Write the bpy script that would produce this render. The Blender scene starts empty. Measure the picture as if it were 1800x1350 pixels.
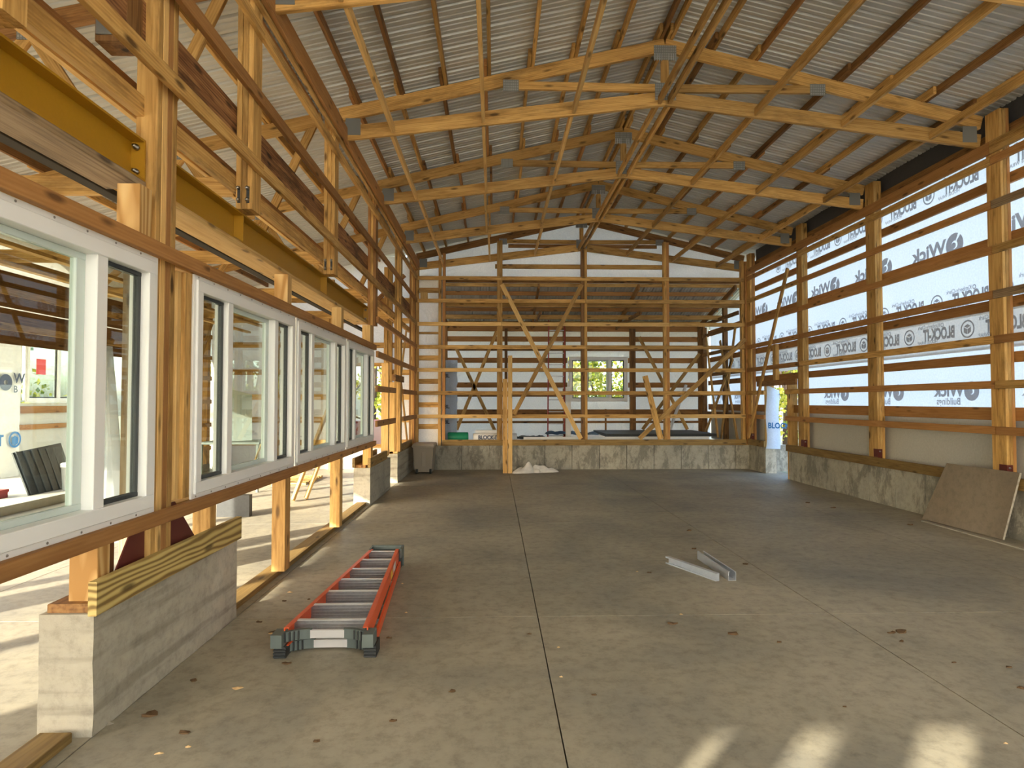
import bpy, math, random
from mathutils import Vector, Matrix, noise
random.seed(7)
S = bpy.context.scene
C = S.collection
PI = math.pi
# ------------------------------------------------------------------ camera, light, exposure
cam_d = bpy.data.cameras.new('camera'); cam = bpy.data.objects.new('camera', cam_d); C.objects.link(cam)
cam_d.sensor_width = 36; cam_d.lens = 36*1080/1800; cam_d.clip_start = .05; cam_d.clip_end = 400
phi = math.atan(30/1080); th = math.atan(31/1080*math.cos(phi))
cam.location = (0, 0, 1.5); cam.rotation_euler = (PI/2+th, 0, -phi)
S.camera = cam
S.view_settings.view_transform = 'Standard'; S.view_settings.look = 'None'
S.view_settings.gamma = 1; S.view_settings.use_curve_mapping = False
S.view_settings.exposure = 1.78
SUN_EL = math.radians(17.5); SUN_DIR = Vector((.65, .76, 0)).normalized()*math.cos(SUN_EL) + Vector((0, 0, -math.sin(SUN_EL)))
w = bpy.data.worlds.new('world'); S.world = w; w.use_nodes = True
nt = w.node_tree; bg = nt.nodes['Background']
sky = nt.nodes.new('ShaderNodeTexSky'); sky.sky_type = 'NISHITA'; sky.sun_disc = False
sky.sun_elevation = math.radians(30); sky.sun_rotation = math.atan2(-SUN_DIR.x, -SUN_DIR.y)
sky.air_density = 1.0; sky.dust_density = 2.5; sky.ozone_density = 1.0
nt.links.new(sky.outputs[0], bg.inputs[0]); bg.inputs[1].default_value = .42
sl = bpy.data.lights.new('sun', 'SUN'); sl.energy = 6.2; sl.angle = math.radians(.7); sl.color = (1, .93, .78)
so = bpy.data.objects.new('sun', sl); C.objects.link(so)
so.rotation_euler = (-SUN_DIR).to_track_quat('Z', 'Y').to_euler()

# ------------------------------------------------------------------ materials
def newmat(name):
    m = bpy.data.materials.new(name); m.use_nodes = True
    return m, m.node_tree.nodes, m.node_tree.links, m.node_tree.nodes['Principled BSDF']
def plain(name, col, rough=.6, metal=0, spec=.5, var=.0, bump=0, scale=8):
    m, n, l, b = newmat(name)
    b.inputs['Base Color'].default_value = (*col, 1); b.inputs['Roughness'].default_value = rough
    b.inputs['Metallic'].default_value = metal; b.inputs['Specular IOR Level'].default_value = spec
    if var or bump:
        tc = n.new('ShaderNodeTexCoord'); nz = n.new('ShaderNodeTexNoise'); nz.inputs['Scale'].default_value = scale
        nz.inputs['Detail'].default_value = 6
        l.new(tc.outputs['Object'], nz.inputs['Vector'])
        if var:
            mx = n.new('ShaderNodeMix'); mx.data_type = 'RGBA'
            mx.inputs[6].default_value = (*[c*(1-var) for c in col], 1); mx.inputs[7].default_value = (*[min(1, c*(1+var)) for c in col], 1)
            l.new(nz.outputs[0], mx.inputs[0]); l.new(mx.outputs[2], b.inputs['Base Color'])
        if bump:
            bp = n.new('ShaderNodeBump'); bp.inputs['Strength'].default_value = bump; bp.inputs['Distance'].default_value = .01
            l.new(nz.outputs[0], bp.inputs['Height']); l.new(bp.outputs[0], b.inputs['Normal'])
    return m
def ramp(n, stops):
    r = n.new('ShaderNodeValToRGB'); e = r.color_ramp.elements
    e[0].position = stops[0][0]; e[0].color = (*stops[0][1], 1); e[1].position = stops[-1][0]; e[1].color = (*stops[-1][1], 1)
    for p, c in stops[1:-1]:
        k = e.new(p); k.color = (*c, 1)
    return r
def wood(name, light, mid, dark, grain=1.0, stain=.5, rough=.65, big=False):
    """lumber: grain stretched along the local X axis of every member"""
    m, n, l, b = newmat(name)
    tc = n.new('ShaderNodeTexCoord'); oi = n.new('ShaderNodeObjectInfo')
    off = n.new('ShaderNodeVectorMath'); off.operation = 'MULTIPLY_ADD'
    cmb = n.new('ShaderNodeCombineXYZ')
    for i in range(3): l.new(oi.outputs['Random'], cmb.inputs[i])
    l.new(cmb.outputs[0], off.inputs[0]); off.inputs[1].default_value = (37, 19, 53); l.new(tc.outputs['Object'], off.inputs[2])
    mp = n.new('ShaderNodeMapping'); mp.inputs['Scale'].default_value = (1.1 if not big else 1.3, 16 if not big else 5.5, 16 if not big else 5.5)
    l.new(off.outputs[0], mp.inputs[0])
    nz = n.new('ShaderNodeTexNoise'); nz.inputs['Scale'].default_value = 1.6; nz.inputs['Detail'].default_value = 5; nz.inputs['Distortion'].default_value = 1.4
    l.new(mp.outputs[0], nz.inputs[0])
    wv = n.new('ShaderNodeTexWave'); wv.bands_direction = 'Z'; wv.inputs['Scale'].default_value = 1.0 if not big else 1.5
    wv.inputs['Distortion'].default_value = 6 if not big else 11; wv.inputs['Detail'].default_value = 2; wv.inputs['Detail Scale'].default_value = .6
    l.new(mp.outputs[0], wv.inputs[0])
    mx = n.new('ShaderNodeMix'); mx.inputs[0].default_value = .12*grain if not big else .6
    l.new(nz.outputs[0], mx.inputs[2]); l.new(wv.outputs[1], mx.inputs[3])
    r = ramp(n, [(.25, dark), (.5, mid), (.75, light)]); l.new(mx.outputs[0], r.inputs[0])
    # dark blotches (weather and mill marks) and knots
    n2 = n.new('ShaderNodeTexNoise'); n2.inputs['Scale'].default_value = 2.3; n2.inputs['Detail'].default_value = 8; n2.inputs['Roughness'].default_value = .7
    mp2 = n.new('ShaderNodeMapping'); mp2.inputs['Scale'].default_value = (.6, 2.5, 2.5); l.new(off.outputs[0], mp2.inputs[0]); l.new(mp2.outputs[0], n2.inputs[0])
    r2 = ramp(n, [(.50, (0, 0, 0)), (.72, (1, 1, 1))]); l.new(n2.outputs[0], r2.inputs[0])
    vo = n.new('ShaderNodeTexVoronoi'); vo.inputs['Scale'].default_value = 1.0
    mp3 = n.new('ShaderNodeMapping'); mp3.inputs['Scale'].default_value = (2.6, 9, 9); l.new(off.outputs[0], mp3.inputs[0]); l.new(mp3.outputs[0], vo.inputs[0])
    r3 = ramp(n, [(.09, (1, 1, 1)), (.20, (0, 0, 0))]); l.new(vo.outputs[0], r3.inputs[0])
    ad = n.new('ShaderNodeMath'); ad.operation = 'MULTIPLY_ADD'; l.new(r2.outputs[0], ad.inputs[0]); ad.inputs[1].default_value = stain
    sc = n.new('ShaderNodeMath'); sc.operation = 'MULTIPLY'; l.new(r3.outputs[0], sc.inputs[0]); sc.inputs[1].default_value = .8
    l.new(sc.outputs[0], ad.inputs[2]); ad.use_clamp = True
    m2 = n.new('ShaderNodeMix'); m2.data_type = 'RGBA'; l.new(ad.outputs[0], m2.inputs[0]); l.new(r.outputs[0], m2.inputs[6])
    m2.inputs[7].default_value = (*[c*.32 for c in dark], 1)
    hs = n.new('ShaderNodeHueSaturation'); l.new(m2.outputs[2], hs.inputs['Color'])
    mr = n.new('ShaderNodeMapRange'); l.new(oi.outputs['Random'], mr.inputs[0]); mr.inputs[3].default_value = .72; mr.inputs[4].default_value = 1.18
    l.new(mr.outputs[0], hs.inputs['Value']); l.new(hs.outputs[0], b.inputs['Base Color'])
    b.inputs['Roughness'].default_value = rough; b.inputs['Specular IOR Level'].default_value = .3
    bp = n.new('ShaderNodeBump'); bp.inputs['Strength'].default_value = .25; bp.inputs['Distance'].default_value = .004
    l.new(nz.outputs[0], bp.inputs['Height']); l.new(bp.outputs[0], b.inputs['Normal'])
    return m
W = wood('lumber', (.70, .435, .15), (.56, .32, .093), (.33, .165, .04), stain=.7)
WL = wood('pale lumber', (.80, .54, .22), (.70, .44, .155), (.52, .29, .085), stain=.15)
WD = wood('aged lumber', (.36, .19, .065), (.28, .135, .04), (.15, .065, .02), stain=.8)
WG = wood('weathered lumber', (.34, .25, .15), (.25, .17, .09), (.12, .075, .04), stain=.6)
WH = wood('rough brown girt', (.50, .255, .085), (.42, .20, .06), (.33, .145, .04), stain=.25)
WT = wood('treated lumber', (.55, .42, .15), (.45, .32, .10), (.20, .125, .035), stain=.1, big=True)
WB = wood('grained pale block', (.80, .53, .22), (.72, .44, .16), (.50, .26, .07), stain=.05, big=True)
WO = wood('strand lumber', (.62, .33, .12), (.34, .15, .055), (.07, .022, .01), stain=.9)
WK_ = wood('brown sill lumber', (.33, .215, .07), (.26, .16, .048), (.15, .085, .025), stain=.4)
YEL = plain('ochre steel paint', (.37, .185, .006), .42, 0, .5, .06, .05, 60)
RED = plain('dark red steel paint', (.10, .014, .008), .5, 0, .5, .2)
BLT = plain('bolt steel', (.35, .33, .3), .3, 1)
VIN = plain('white vinyl', (.80, .80, .76), .35)
MINT = plain('pale green vinyl', (.56, .64, .59), .4)
GASK = plain('dark gasket', (.03, .035, .035), .5)
BLK = plain('black plastic', (.028, .03, .028), .5, 0, .4, .3, .1, 30)
GRYP = plain('grey green plastic', (.10, .12, .105), .55, 0, .4, .2)
ALU = plain('aluminium', (.36, .35, .34), .36, .8, .5, .2, .05, 40)
ALUB = plain('bright aluminium', (.75, .73, .70), .3, .6, .5, .05)
ORG = plain('orange fibreglass', (.72, .105, .022), .42, 0, .5, .12, .05, 30)
PINK = plain('red fibreglass', (.36, .05, .035), .5, 0, .5, .2)
GAL = plain('galvanised steel', (.62, .65, .68), .3, .55, .5, .12, .05, 30)
TAN = plain('taupe plastic', (.30, .255, .19), .5, 0, .4, .06)
CLO = plain('off white cloth', (.62, .58, .50), .9, 0, .2, .15, .6, 14)
GRN = plain('green plastic', (.01, .20, .10), .5, 0, .4, .15)
BLU = plain('blue plastic', (.015, .05, .12), .5, 0, .4, .3)
WPL = plain('white film', (.70, .70, .68), .4, 0, .5, .1, .5, 12)
INK = plain('print blue', (.02, .16, .42), .6)
INKD = plain('print dark', (.06, .08, .14), .6)
LEAFD = plain('dry leaf', (.11, .065, .03), .8, 0, .2, .4)
CHIP = plain('wood chip', (.62, .42, .2), .8, 0, .2, .2)
RTAG = plain('red sticker', (.75, .07, .06), .5)
YTAG = plain('yellow green sticker', (.62, .75, .15), .5)
REDP = plain('red paint', (.36, .016, .014), .35)
TYR = plain('rubber', (.02, .02, .02), .8)

def plate_mat():
    m, n, l, b = newmat('galvanised nail plate')
    tc = n.new('ShaderNodeTexCoord'); br = n.new('ShaderNodeTexBrick')
    br.inputs['Scale'].default_value = 1; br.inputs['Brick Width'].default_value = .022; br.inputs['Row Height'].default_value = .03; br.inputs['Mortar Size'].default_value = .005
    br.offset = 0
    br.inputs['Color1'].default_value = (.36, .37, .345, 1); br.inputs['Color2'].default_value = (.32, .33, .31, 1); br.inputs['Mortar'].default_value = (.20, .205, .19, 1)
    mp = n.new('ShaderNodeMapping'); mp.inputs['Rotation'].default_value = (PI/2, 0, 0)
    l.new(tc.outputs['Object'], mp.inputs[0]); l.new(mp.outputs[0], br.inputs[0]); l.new(br.outputs[0], b.inputs['Base Color'])
    b.inputs['Metallic'].default_value = .15; b.inputs['Roughness'].default_value = .45
    return m
PLT = plate_mat()

def roof_mat():
    m, n, l, b = newmat('galvalume roofing')
    tc = n.new('ShaderNodeTexCoord'); mp = n.new('ShaderNodeMapping'); mp.inputs['Scale'].default_value = (.7, 9, 1)
    nz = n.new('ShaderNodeTexNoise'); nz.inputs['Scale'].default_value = 1.5; nz.inputs['Detail'].default_value = 5
    l.new(tc.outputs['Object'], mp.inputs[0]); l.new(mp.outputs[0], nz.inputs[0])
    r = ramp(n, [(.25, (.50, .50, .46)), (.75, (.58, .58, .54))]); l.new(nz.outputs[0], r.inputs[0]); l.new(r.outputs[0], b.inputs['Base Color'])
    b.inputs['Roughness'].default_value = .42; b.inputs['Metallic'].default_value = .3
    return m
ROOF = roof_mat()

def concrete(name, a, c, d, scale=1.0, spots=.55, rough=.75, bump=.3, stain=0.):
    m, n, l, b = newmat(name)
    tc = n.new('ShaderNodeTexCoord'); geo = n.new('ShaderNodeNewGeometry')
    n1 = n.new('ShaderNodeTexNoise'); n1.inputs['Scale'].default_value = .55*scale; n1.inputs['Detail'].default_value = 9; n1.inputs['Roughness'].default_value = .62; n1.inputs['Distortion'].default_value = .5
    l.new(geo.outputs['Position'], n1.inputs[0])
    r = ramp(n, [(.30, d), (.5, c), (.68, a)]); l.new(n1.outputs[0], r.inputs[0])
    n2 = n.new('ShaderNodeTexNoise'); n2.inputs['Scale'].default_value = 9*scale; n2.inputs['Detail'].default_value = 8; n2.inputs['Roughness'].default_value = .75
    l.new(geo.outputs['Position'], n2.inputs[0])
    r2 = ramp(n, [(.3, (.62, .62, .62)), (.52, (1, 1, 1)), (.75, (1.12, 1.12, 1.1))]); l.new(n2.outputs[0], r2.inputs[0])
    mx = n.new('ShaderNodeMix'); mx.data_type = 'RGBA'; mx.blend_type = 'MULTIPLY'; mx.inputs[0].default_value = spots
    l.new(r.outputs[0], mx.inputs[6]); l.new(r2.outputs[0], mx.inputs[7])
    out = mx
    if stain:
        n3 = n.new('ShaderNodeTexNoise'); n3.inputs['Scale'].default_value = 2.2; n3.inputs['Detail'].default_value = 10; n3.inputs['Roughness'].default_value = .78; n3.inputs['Distortion'].default_value = .25
        m3p = n.new('ShaderNodeMapping'); m3p.inputs['Scale'].default_value = (1.5, 1.5, .7); l.new(geo.outputs['Position'], m3p.inputs[0]); l.new(m3p.outputs[0], n3.inputs[0])
        r3 = ramp(n, [(.485, (0, 0, 0)), (.56, (1, 1, 1))]); l.new(n3.outputs[0], r3.inputs[0])
        k = n.new('ShaderNodeMath'); k.operation = 'MULTIPLY'; k.inputs[1].default_value = stain; l.new(r3.outputs[0], k.inputs[0])
        m3 = n.new('ShaderNodeMix'); m3.data_type = 'RGBA'; l.new(k.outputs[0], m3.inputs[0]); l.new(mx.outputs[2], m3.inputs[6])
        m3.inputs[7].default_value = (.10, .095, .075, 1); out = m3
    if name.startswith('pier'):      # board-formed streaks
        n4 = n.new('ShaderNodeTexNoise'); n4.inputs['Scale'].default_value = 1.5; n4.inputs['Detail'].default_value = 6
        m4p = n.new('ShaderNodeMapping'); m4p.inputs['Scale'].default_value = (.7, .7, 9); l.new(geo.outputs['Position'], m4p.inputs[0]); l.new(m4p.outputs[0], n4.inputs[0])
        r4 = ramp(n, [(.34, (.66, .66, .64)), (.46, (1, 1, 1)), (.62, (1.08, 1.08, 1.06))]); l.new(n4.outputs[0], r4.inputs[0])
        m4 = n.new('ShaderNodeMix'); m4.data_type = 'RGBA'; m4.blend_type = 'MULTIPLY'; m4.inputs[0].default_value = .8
        l.new(out.outputs[2], m4.inputs[6]); l.new(r4.outputs[0], m4.inputs[7]); out = m4
    l.new(out.outputs[2], b.inputs['Base Color'])
    b.inputs['Roughness'].default_value = rough; b.inputs['Specular IOR Level'].default_value = .35
    bp = n.new('ShaderNodeBump'); bp.inputs['Strength'].default_value = bump; bp.inputs['Distance'].default_value = .01
    l.new(n2.outputs[0], bp.inputs['Height']); l.new(bp.outputs[0], b.inputs['Normal'])
    return m
FLO = concrete('slab concrete', (.40, .35, .25), (.31, .275, .195), (.20, .187, .15), 1.25, .95, .55, .15)
PIER = concrete('pier concrete', (.44, .40, .31), (.37, .335, .255), (.27, .255, .20), 1.6, .7, .85, .5)
STEM = concrete('stained wall concrete', (.42, .38, .29), (.36, .33, .255), (.28, .265, .215), 1.6, .7, .85, .4, .6)
SLABN = concrete('leaning board face', (.27, .215, .15), (.235, .185, .125), (.20, .155, .105), 1.5, .6, .8, .3)
GRND = concrete('dry grass ground', (.36, .32, .20), (.28, .26, .15), (.17, .17, .09), 1.5, .9, .95, .8)

def wrap_mat(name, col, tr, wr=.35):
    m, n, l, b = newmat(name)
    out = n['Material Output']
    tc = n.new('ShaderNodeTexCoord'); nz = n.new('ShaderNodeTexNoise'); nz.inputs['Scale'].default_value = 1.7; nz.inputs['Detail'].default_value = 6; nz.inputs['Distortion'].default_value = 1.5
    l.new(tc.outputs['Object'], nz.inputs[0])
    n2 = n.new('ShaderNodeTexNoise'); n2.inputs['Scale'].default_value = 40; n2.inputs['Detail'].default_value = 3; l.new(tc.outputs['Object'], n2.inputs[0])
    r = ramp(n, [(.3, tuple(c*.90 for c in col)), (.7, col)]); l.new(n2.outputs[0], r.inputs[0])
    bp = n.new('ShaderNodeBump'); bp.inputs['Strength'].default_value = wr; bp.inputs['Distance'].default_value = .06; l.new(nz.outputs[0], bp.inputs['Height'])
    d = n.new('ShaderNodeBsdfDiffuse'); t = n.new('ShaderNodeBsdfTranslucent'); mx = n.new('ShaderNodeMixShader'); mx.inputs[0].default_value = tr
    for s in (d, t): l.new(r.outputs[0], s.inputs[0]); l.new(bp.outputs[0], s.inputs['Normal'])
    l.new(d.outputs[0], mx.inputs[1]); l.new(t.outputs[0], mx.inputs[2]); l.new(mx.outputs[0], out.inputs[0])
    return m
WRAP = wrap_mat('house wrap', (.78, .80, .82), .50)
WRAPD = wrap_mat('house wrap double layer', (.74, .71, .65), .30)
WRAPL = wrap_mat('greyer house wrap', (.60, .57, .49), .12)
WRAPC = wrap_mat('cream wrap', (.88, .84, .76), .20, 1.0)
WRAPG = wrap_mat('cream gable wrap', (.90, .85, .74), .10, 1.0)
PRT = wrap_mat('grey print on wrap', (.47, .47, .49), .48, .1)

def glass_mat():
    m, n, l, b = newmat('window glass'); out = n['Material Output']
    t = n.new('ShaderNodeBsdfTransparent'); t.inputs[0].default_value = (.76, .80, .77, 1)
    g = n.new('ShaderNodeBsdfGlossy'); g.inputs['Roughness'].default_value = .01; g.inputs[0].default_value = (.9, .95, .92, 1)
    lw = n.new('ShaderNodeLayerWeight'); lw.inputs[0].default_value = .5
    pw = n.new('ShaderNodeMath'); pw.operation = 'POWER'; l.new(lw.outputs['Facing'], pw.inputs[0]); pw.inputs[1].default_value = 4
    fr = n.new('ShaderNodeMath'); fr.operation = 'MULTIPLY_ADD'; l.new(pw.outputs[0], fr.inputs[0]); fr.inputs[1].default_value = .6; fr.inputs[2].default_value = .035
    mx = n.new('ShaderNodeMixShader'); l.new(fr.outputs[0], mx.inputs[0]); l.new(t.outputs[0], mx.inputs[1]); l.new(g.outputs[0], mx.inputs[2])
    l.new(mx.outputs[0], out.inputs[0]); return m
GLS = glass_mat()
def film_mat():
    m, n, l, b = newmat('translucent plastic sheet'); out = n['Material Output']
    t = n.new('ShaderNodeBsdfTransparent'); d = n.new('ShaderNodeBsdfTranslucent'); d.inputs[0].default_value = (.75, .76, .78, 1)
    e = n.new('ShaderNodeBsdfDiffuse'); e.inputs[0].default_value = (.7, .7, .72, 1)
    m1 = n.new('ShaderNodeMixShader'); l.new(d.outputs[0], m1.inputs[1]); l.new(e.outputs[0], m1.inputs[2])
    m2 = n.new('ShaderNodeMixShader'); m2.inputs[0].default_value = .8; l.new(t.outputs[0], m2.inputs[1]); l.new(m1.outputs[0], m2.inputs[2])
    l.new(m2.outputs[0], out.inputs[0]); return m
FILM = film_mat()
def leaf_mat(name, a, b_):
    m, n, l, b = newmat(name); out = n['Material Output']
    geo = n.new('ShaderNodeNewGeometry'); r = ramp(n, [(0, a), (1, b_)]); l.new(geo.outputs['Random Per Island'], r.inputs[0])
    d = n.new('ShaderNodeBsdfDiffuse'); t = n.new('ShaderNodeBsdfTranslucent'); mx = n.new('ShaderNodeMixShader'); mx.inputs[0].default_value = .4
    for s in (d, t): l.new(r.outputs[0], s.inputs[0])
    l.new(d.outputs[0], mx.inputs[1]); l.new(t.outputs[0], mx.inputs[2]); l.new(mx.outputs[0], out.inputs[0]); return m
LEAF = leaf_mat('autumn leaves', (.10, .17, .02), (.62, .55, .10))
BARK = plain('bark', (.09, .065, .045), .9, 0, .2, .4, .8, 10)

# ------------------------------------------------------------------ helpers
def link(o, parent=None):
    C.objects.link(o)
    if parent is not None: o.parent = parent
    return o
def wm(parent):
    M = Matrix.Identity(4); q = parent
    while q is not None: M = q.matrix_basis @ M; q = q.parent
    return M
def wl(parent): return wm(parent).translation
def mesh_obj(name, verts, faces, mat, parent=None, smooth=False, world=True, loc=None):
    """verts in world space; the object origin goes to loc (or the mean of verts)"""
    me = bpy.data.meshes.new(name)
    if world:
        vs = [Vector(v) for v in verts]
        if loc is None: loc = sum(vs, Vector())/len(vs)
        loc = Vector(loc); vs = [v-loc for v in vs]
    else:
        vs = verts; loc = Vector(loc or (0, 0, 0))
    me.from_pydata(vs, [], faces); me.update()
    if mat: me.materials.append(mat)
    if smooth:
        for p in me.polygons: p.use_smooth = True
    o = bpy.data.objects.new(name, me); link(o, parent)
    o.matrix_basis = wm(parent).inverted() @ Matrix.Translation(loc)
    return o
BF = [(0, 1, 3, 2), (4, 6, 7, 5), (0, 4, 5, 1), (2, 3, 7, 6), (0, 2, 6, 4), (1, 5, 7, 3)]
cache = {}
def boxmesh(L, a, b, mat, bev=.003):
    k = (round(L, 3), round(a, 3), round(b, 3), mat.name)
    if k in cache: return cache[k]
    me = bpy.data.meshes.new('box')
    if bev and min(a, b, L) > .02:
        # lumber with eased long edges: octagonal section
        c = bev; pts = [(-a/2+c, -b/2), (a/2-c, -b/2), (a/2, -b/2+c), (a/2, b/2-c), (a/2-c, b/2), (-a/2+c, b/2), (-a/2, b/2-c), (-a/2, -b/2+c)]
        vs = [(-L/2, y, z) for y, z in pts] + [(L/2, y, z) for y, z in pts]
        fs = [tuple(range(7, -1, -1)), tuple(range(8, 16))] + [(i, (i+1) % 8, 8+(i+1) % 8, 8+i) for i in range(8)]
    else:
        vs = [(x*L/2, y*a/2, z*b/2) for x in (-1, 1) for y in (-1, 1) for z in (-1, 1)]; fs = BF
    me.from_pydata(vs, [], fs); me.update(); me.materials.append(mat); cache[k] = me
    return me
def member(name, p0, p1, a, b, mat, parent=None, up=(0, 0, 1), roll=0):
    """board from p0 to p1 (centre line); b = size along 'up', a = size across"""
    p0 = Vector(p0); p1 = Vector(p1); x = (p1-p0); L = x.length; x.normalize()
    u = Vector(up)
    if abs(u.dot(x)) > .98: u = Vector((0, 1, 0))
    y = u.cross(x).normalized(); z = x.cross(y)
    M = Matrix((x, y, z)).transposed().to_4x4()
    if roll: M = M @ Matrix.Rotation(roll, 4, 'X')
    o = bpy.data.objects.new(name, boxmesh(L, a, b, mat)); link(o, parent)
    o.matrix_basis = wm(parent).inverted() @ Matrix.Translation((p0+p1)/2) @ M
    return o
def box(name, x0, x1, y0, y1, z0, z1, mat, parent=None):
    d = [x1-x0, y1-y0, z1-z0]; c = Vector(((x0+x1)/2, (y0+y1)/2, (z0+z1)/2)); k = d.index(max(d))
    if k == 0: return member(name, c-Vector((d[0]/2, 0, 0)), c+Vector((d[0]/2, 0, 0)), d[1], d[2], mat, parent)
    if k == 1: return member(name, c-Vector((0, d[1]/2, 0)), c+Vector((0, d[1]/2, 0)), d[0], d[2], mat, parent)
    # vertical: up=Y  -> local z = Y
    return member(name, c-Vector((0, 0, d[2]/2)), c+Vector((0, 0, d[2]/2)), d[0], d[1], mat, parent, up=(0, 1, 0))
def empty(name, loc=(0, 0, 0), parent=None):
    o = bpy.data.objects.new(name, None); link(o, parent); o.location = Vector(loc) - (wl(parent) if parent is not None else Vector()); o.empty_display_size = .1
    return o
def tag(o, label, cat, group=None, kind=None):
    o['label'] = label; o['category'] = cat
    if group: o['group'] = group
    if kind: o['kind'] = kind
    return o
def struct(name, loc=(0, 0, 0)):
    o = empty(name, loc); o['kind'] = 'structure'; return o
def lathe(name, prof, mat, parent, p0, axis=(0, 0, 1), n=16, smooth=True):
    """prof: (r, h) pairs, open solid of revolution about axis from p0"""
    ax = Vector(axis).normalized(); q = ax.to_track_quat('Z', 'Y').to_matrix()
    vs = []; fs = []
    for r, h in prof:
        for i in range(n):
            a = 2*PI*i/n; vs.append(Vector(p0) + q @ Vector((r*math.cos(a), r*math.sin(a), h)))
    for j in range(len(prof)-1):
        for i in range(n): fs.append((j*n+i, j*n+(i+1) % n, (j+1)*n+(i+1) % n, (j+1)*n+i))
    fs.append(tuple(range(n-1, -1, -1))); fs.append(tuple((len(prof)-1)*n+i for i in range(n)))
    o = mesh_obj(name, vs, fs, mat, parent, smooth)
    return o
def prism(name, poly, axis, t0, t1, mat, parent=None):
    """poly: 2D points in the plane across axis ('x': (y,z), 'y': (x,z), 'z': (x,y)) extruded t0..t1"""
    def P(a, b, t): return {'x': (t, a, b), 'y': (a, t, b), 'z': (a, b, t)}[axis]
    n = len(poly); vs = [P(a, b, t0) for a, b in poly]+[P(a, b, t1) for a, b in poly]
    fs = [tuple(range(n-1, -1, -1)), tuple(range(n, 2*n))]+[(i, (i+1) % n, n+(i+1) % n, n+i) for i in range(n)]
    return mesh_obj(name, vs, fs, mat, parent)
def sheet(name, fn, nu, nv, mat, parent=None, smooth=True):
    vs = [fn(i/nu, j/nv) for j in range(nv+1) for i in range(nu+1)]
    fs = [(j*(nu+1)+i, j*(nu+1)+i+1, (j+1)*(nu+1)+i+1, (j+1)*(nu+1)+i) for j in range(nv) for i in range(nu)]
    return mesh_obj(name, vs, fs, mat, parent, smooth)

# ------------------------------------------------------------------ dimensions
RIDGE = 1.96; ZR = 5.70; SL = .235
def ztop(x): return ZR - SL*abs(x-RIDGE)          # top of the top chords
BAYS = [-2.2, .09, 2.37, 4.66, 6.95, 9.24, 11.52, 13.80]
XL, XR = -1.75, 5.66                               # inner faces of the posts
GZ = [1.175, 1.69, 2.20, 2.71, 3.22, 3.735, 4.24]  # inner girts
XO = -6.2                                          # outer wall of the side room

# ------------------------------------------------------------------ floor
floor = struct('floor')
box('underslab', -6.45, 6.1, -3.2, 16.9, -.25, -.03, plain('joint underlay', (.05, .045, .035), .9), floor)  # dark underlay that shows in the slab joints
jx = [-6.45, -3.9, -1.80, .30, 2.37, 4.44, 6.1]; jy = [-3.2, 1.0, 4.33, 7.66, 11.0, 13.75]
for i in range(len(jx)-1):
    for j in range(len(jy)-1):
        g = .0035
        mesh_obj('floor_slab', [(x, y, z) for x in (jx[i]+g, jx[i+1]-g) for y in (jy[j]+g, jy[j+1]-g) for z in (-.04, 0)], BF, FLO, floor)
box('floor_slab', -1.6, 6.0, 13.75, 16.9, -.04, .45, STEM, floor)      # raised floor of the back room
ground = mesh_obj('ground', [(-60, -40, -.12), (60, -40, -.12), (60, 70, -.12), (-60, 70, -.12)], [(0, 1, 2, 3)], GRND); ground['kind'] = 'structure'

# ------------------------------------------------------------------ ceiling: roofing sheets, purlins, braces
ceil = struct('ceiling', (RIDGE, 5, 5.8))
def ribprof(y0, wd):
    pts = []
    per = wd/4
    for k in range(4):
        b = y0+k*per
        pts += [(b, 0), (b+.040, 0), (b+.048, .009), (b+.060, .009), (b+.068, 0), (b+.118, 0), (b+.126, .009), (b+.138, .009), (b+.146, 0), (b+per-.044, 0), (b+per-.032, .026), (b+per-.012, .026)]
    pts.append((y0+wd, 0)); return pts
PUR = .095
def roof_sheet(y0, wd, xa, xb):
    pr = ribprof(y0, wd); za, zb = ztop(xa)+PUR, ztop(xb)+PUR
    vs = [(xa, y, za+h) for y, h in pr]+[(xb, y, zb+h) for y, h in pr]; n = len(pr)
    mesh_obj('roofing_sheet', vs, [(i, i+1, n+i+1, n+i) for i in range(n-1)], ROOF, ceil)
y = -3.2
while y < 13.95:
    wd = min(.914, 14.1-y)
    roof_sheet(y, wd, RIDGE, 6.25); roof_sheet(y, wd, RIDGE, XL-.3); roof_sheet(y, wd, XL-.3, -6.7); y += .914
# purlins, lapped over every truss
px = [RIDGE+.06+.497*k for k in range(0, 9)] + [RIDGE-.06-.497*k for k in range(0, 18)]
for k, x in enumerate(px):
    for b in range(len(BAYS)-1):
        s = .022 if b % 2 else -.022
        y0 = BAYS[b]-(.16+.1*random.random()); y1 = BAYS[b+1]+(.16+.1*random.random())
        y1 = min(y1, 13.97); s *= 1
        box('purlin', x+s-.019, x+s+.019, y0, y1, ztop(x)+.003, ztop(x)+PUR-.004, random.choice([W, W, WD, WH]), ceil)
def zbot(x):                                        # underside of the bottom chords
    return 4.455 + (4.915-4.455)*(1-abs(x-RIDGE)/3.75)
for x in (-1.17, -.14, .89, RIDGE-.06, RIDGE+.045, 3.0, 4.02, 5.05):
    for b in range(len(BAYS)-1):
        s = random.uniform(-.02, .02); z = zbot(x)+.055
        box('ceiling_brace', x+s-.019, x+s+.019, BAYS[b]+.032, BAYS[b+1]-.032, z-.045, z+.045, W if x > 1.5 else WL, ceil)

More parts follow.
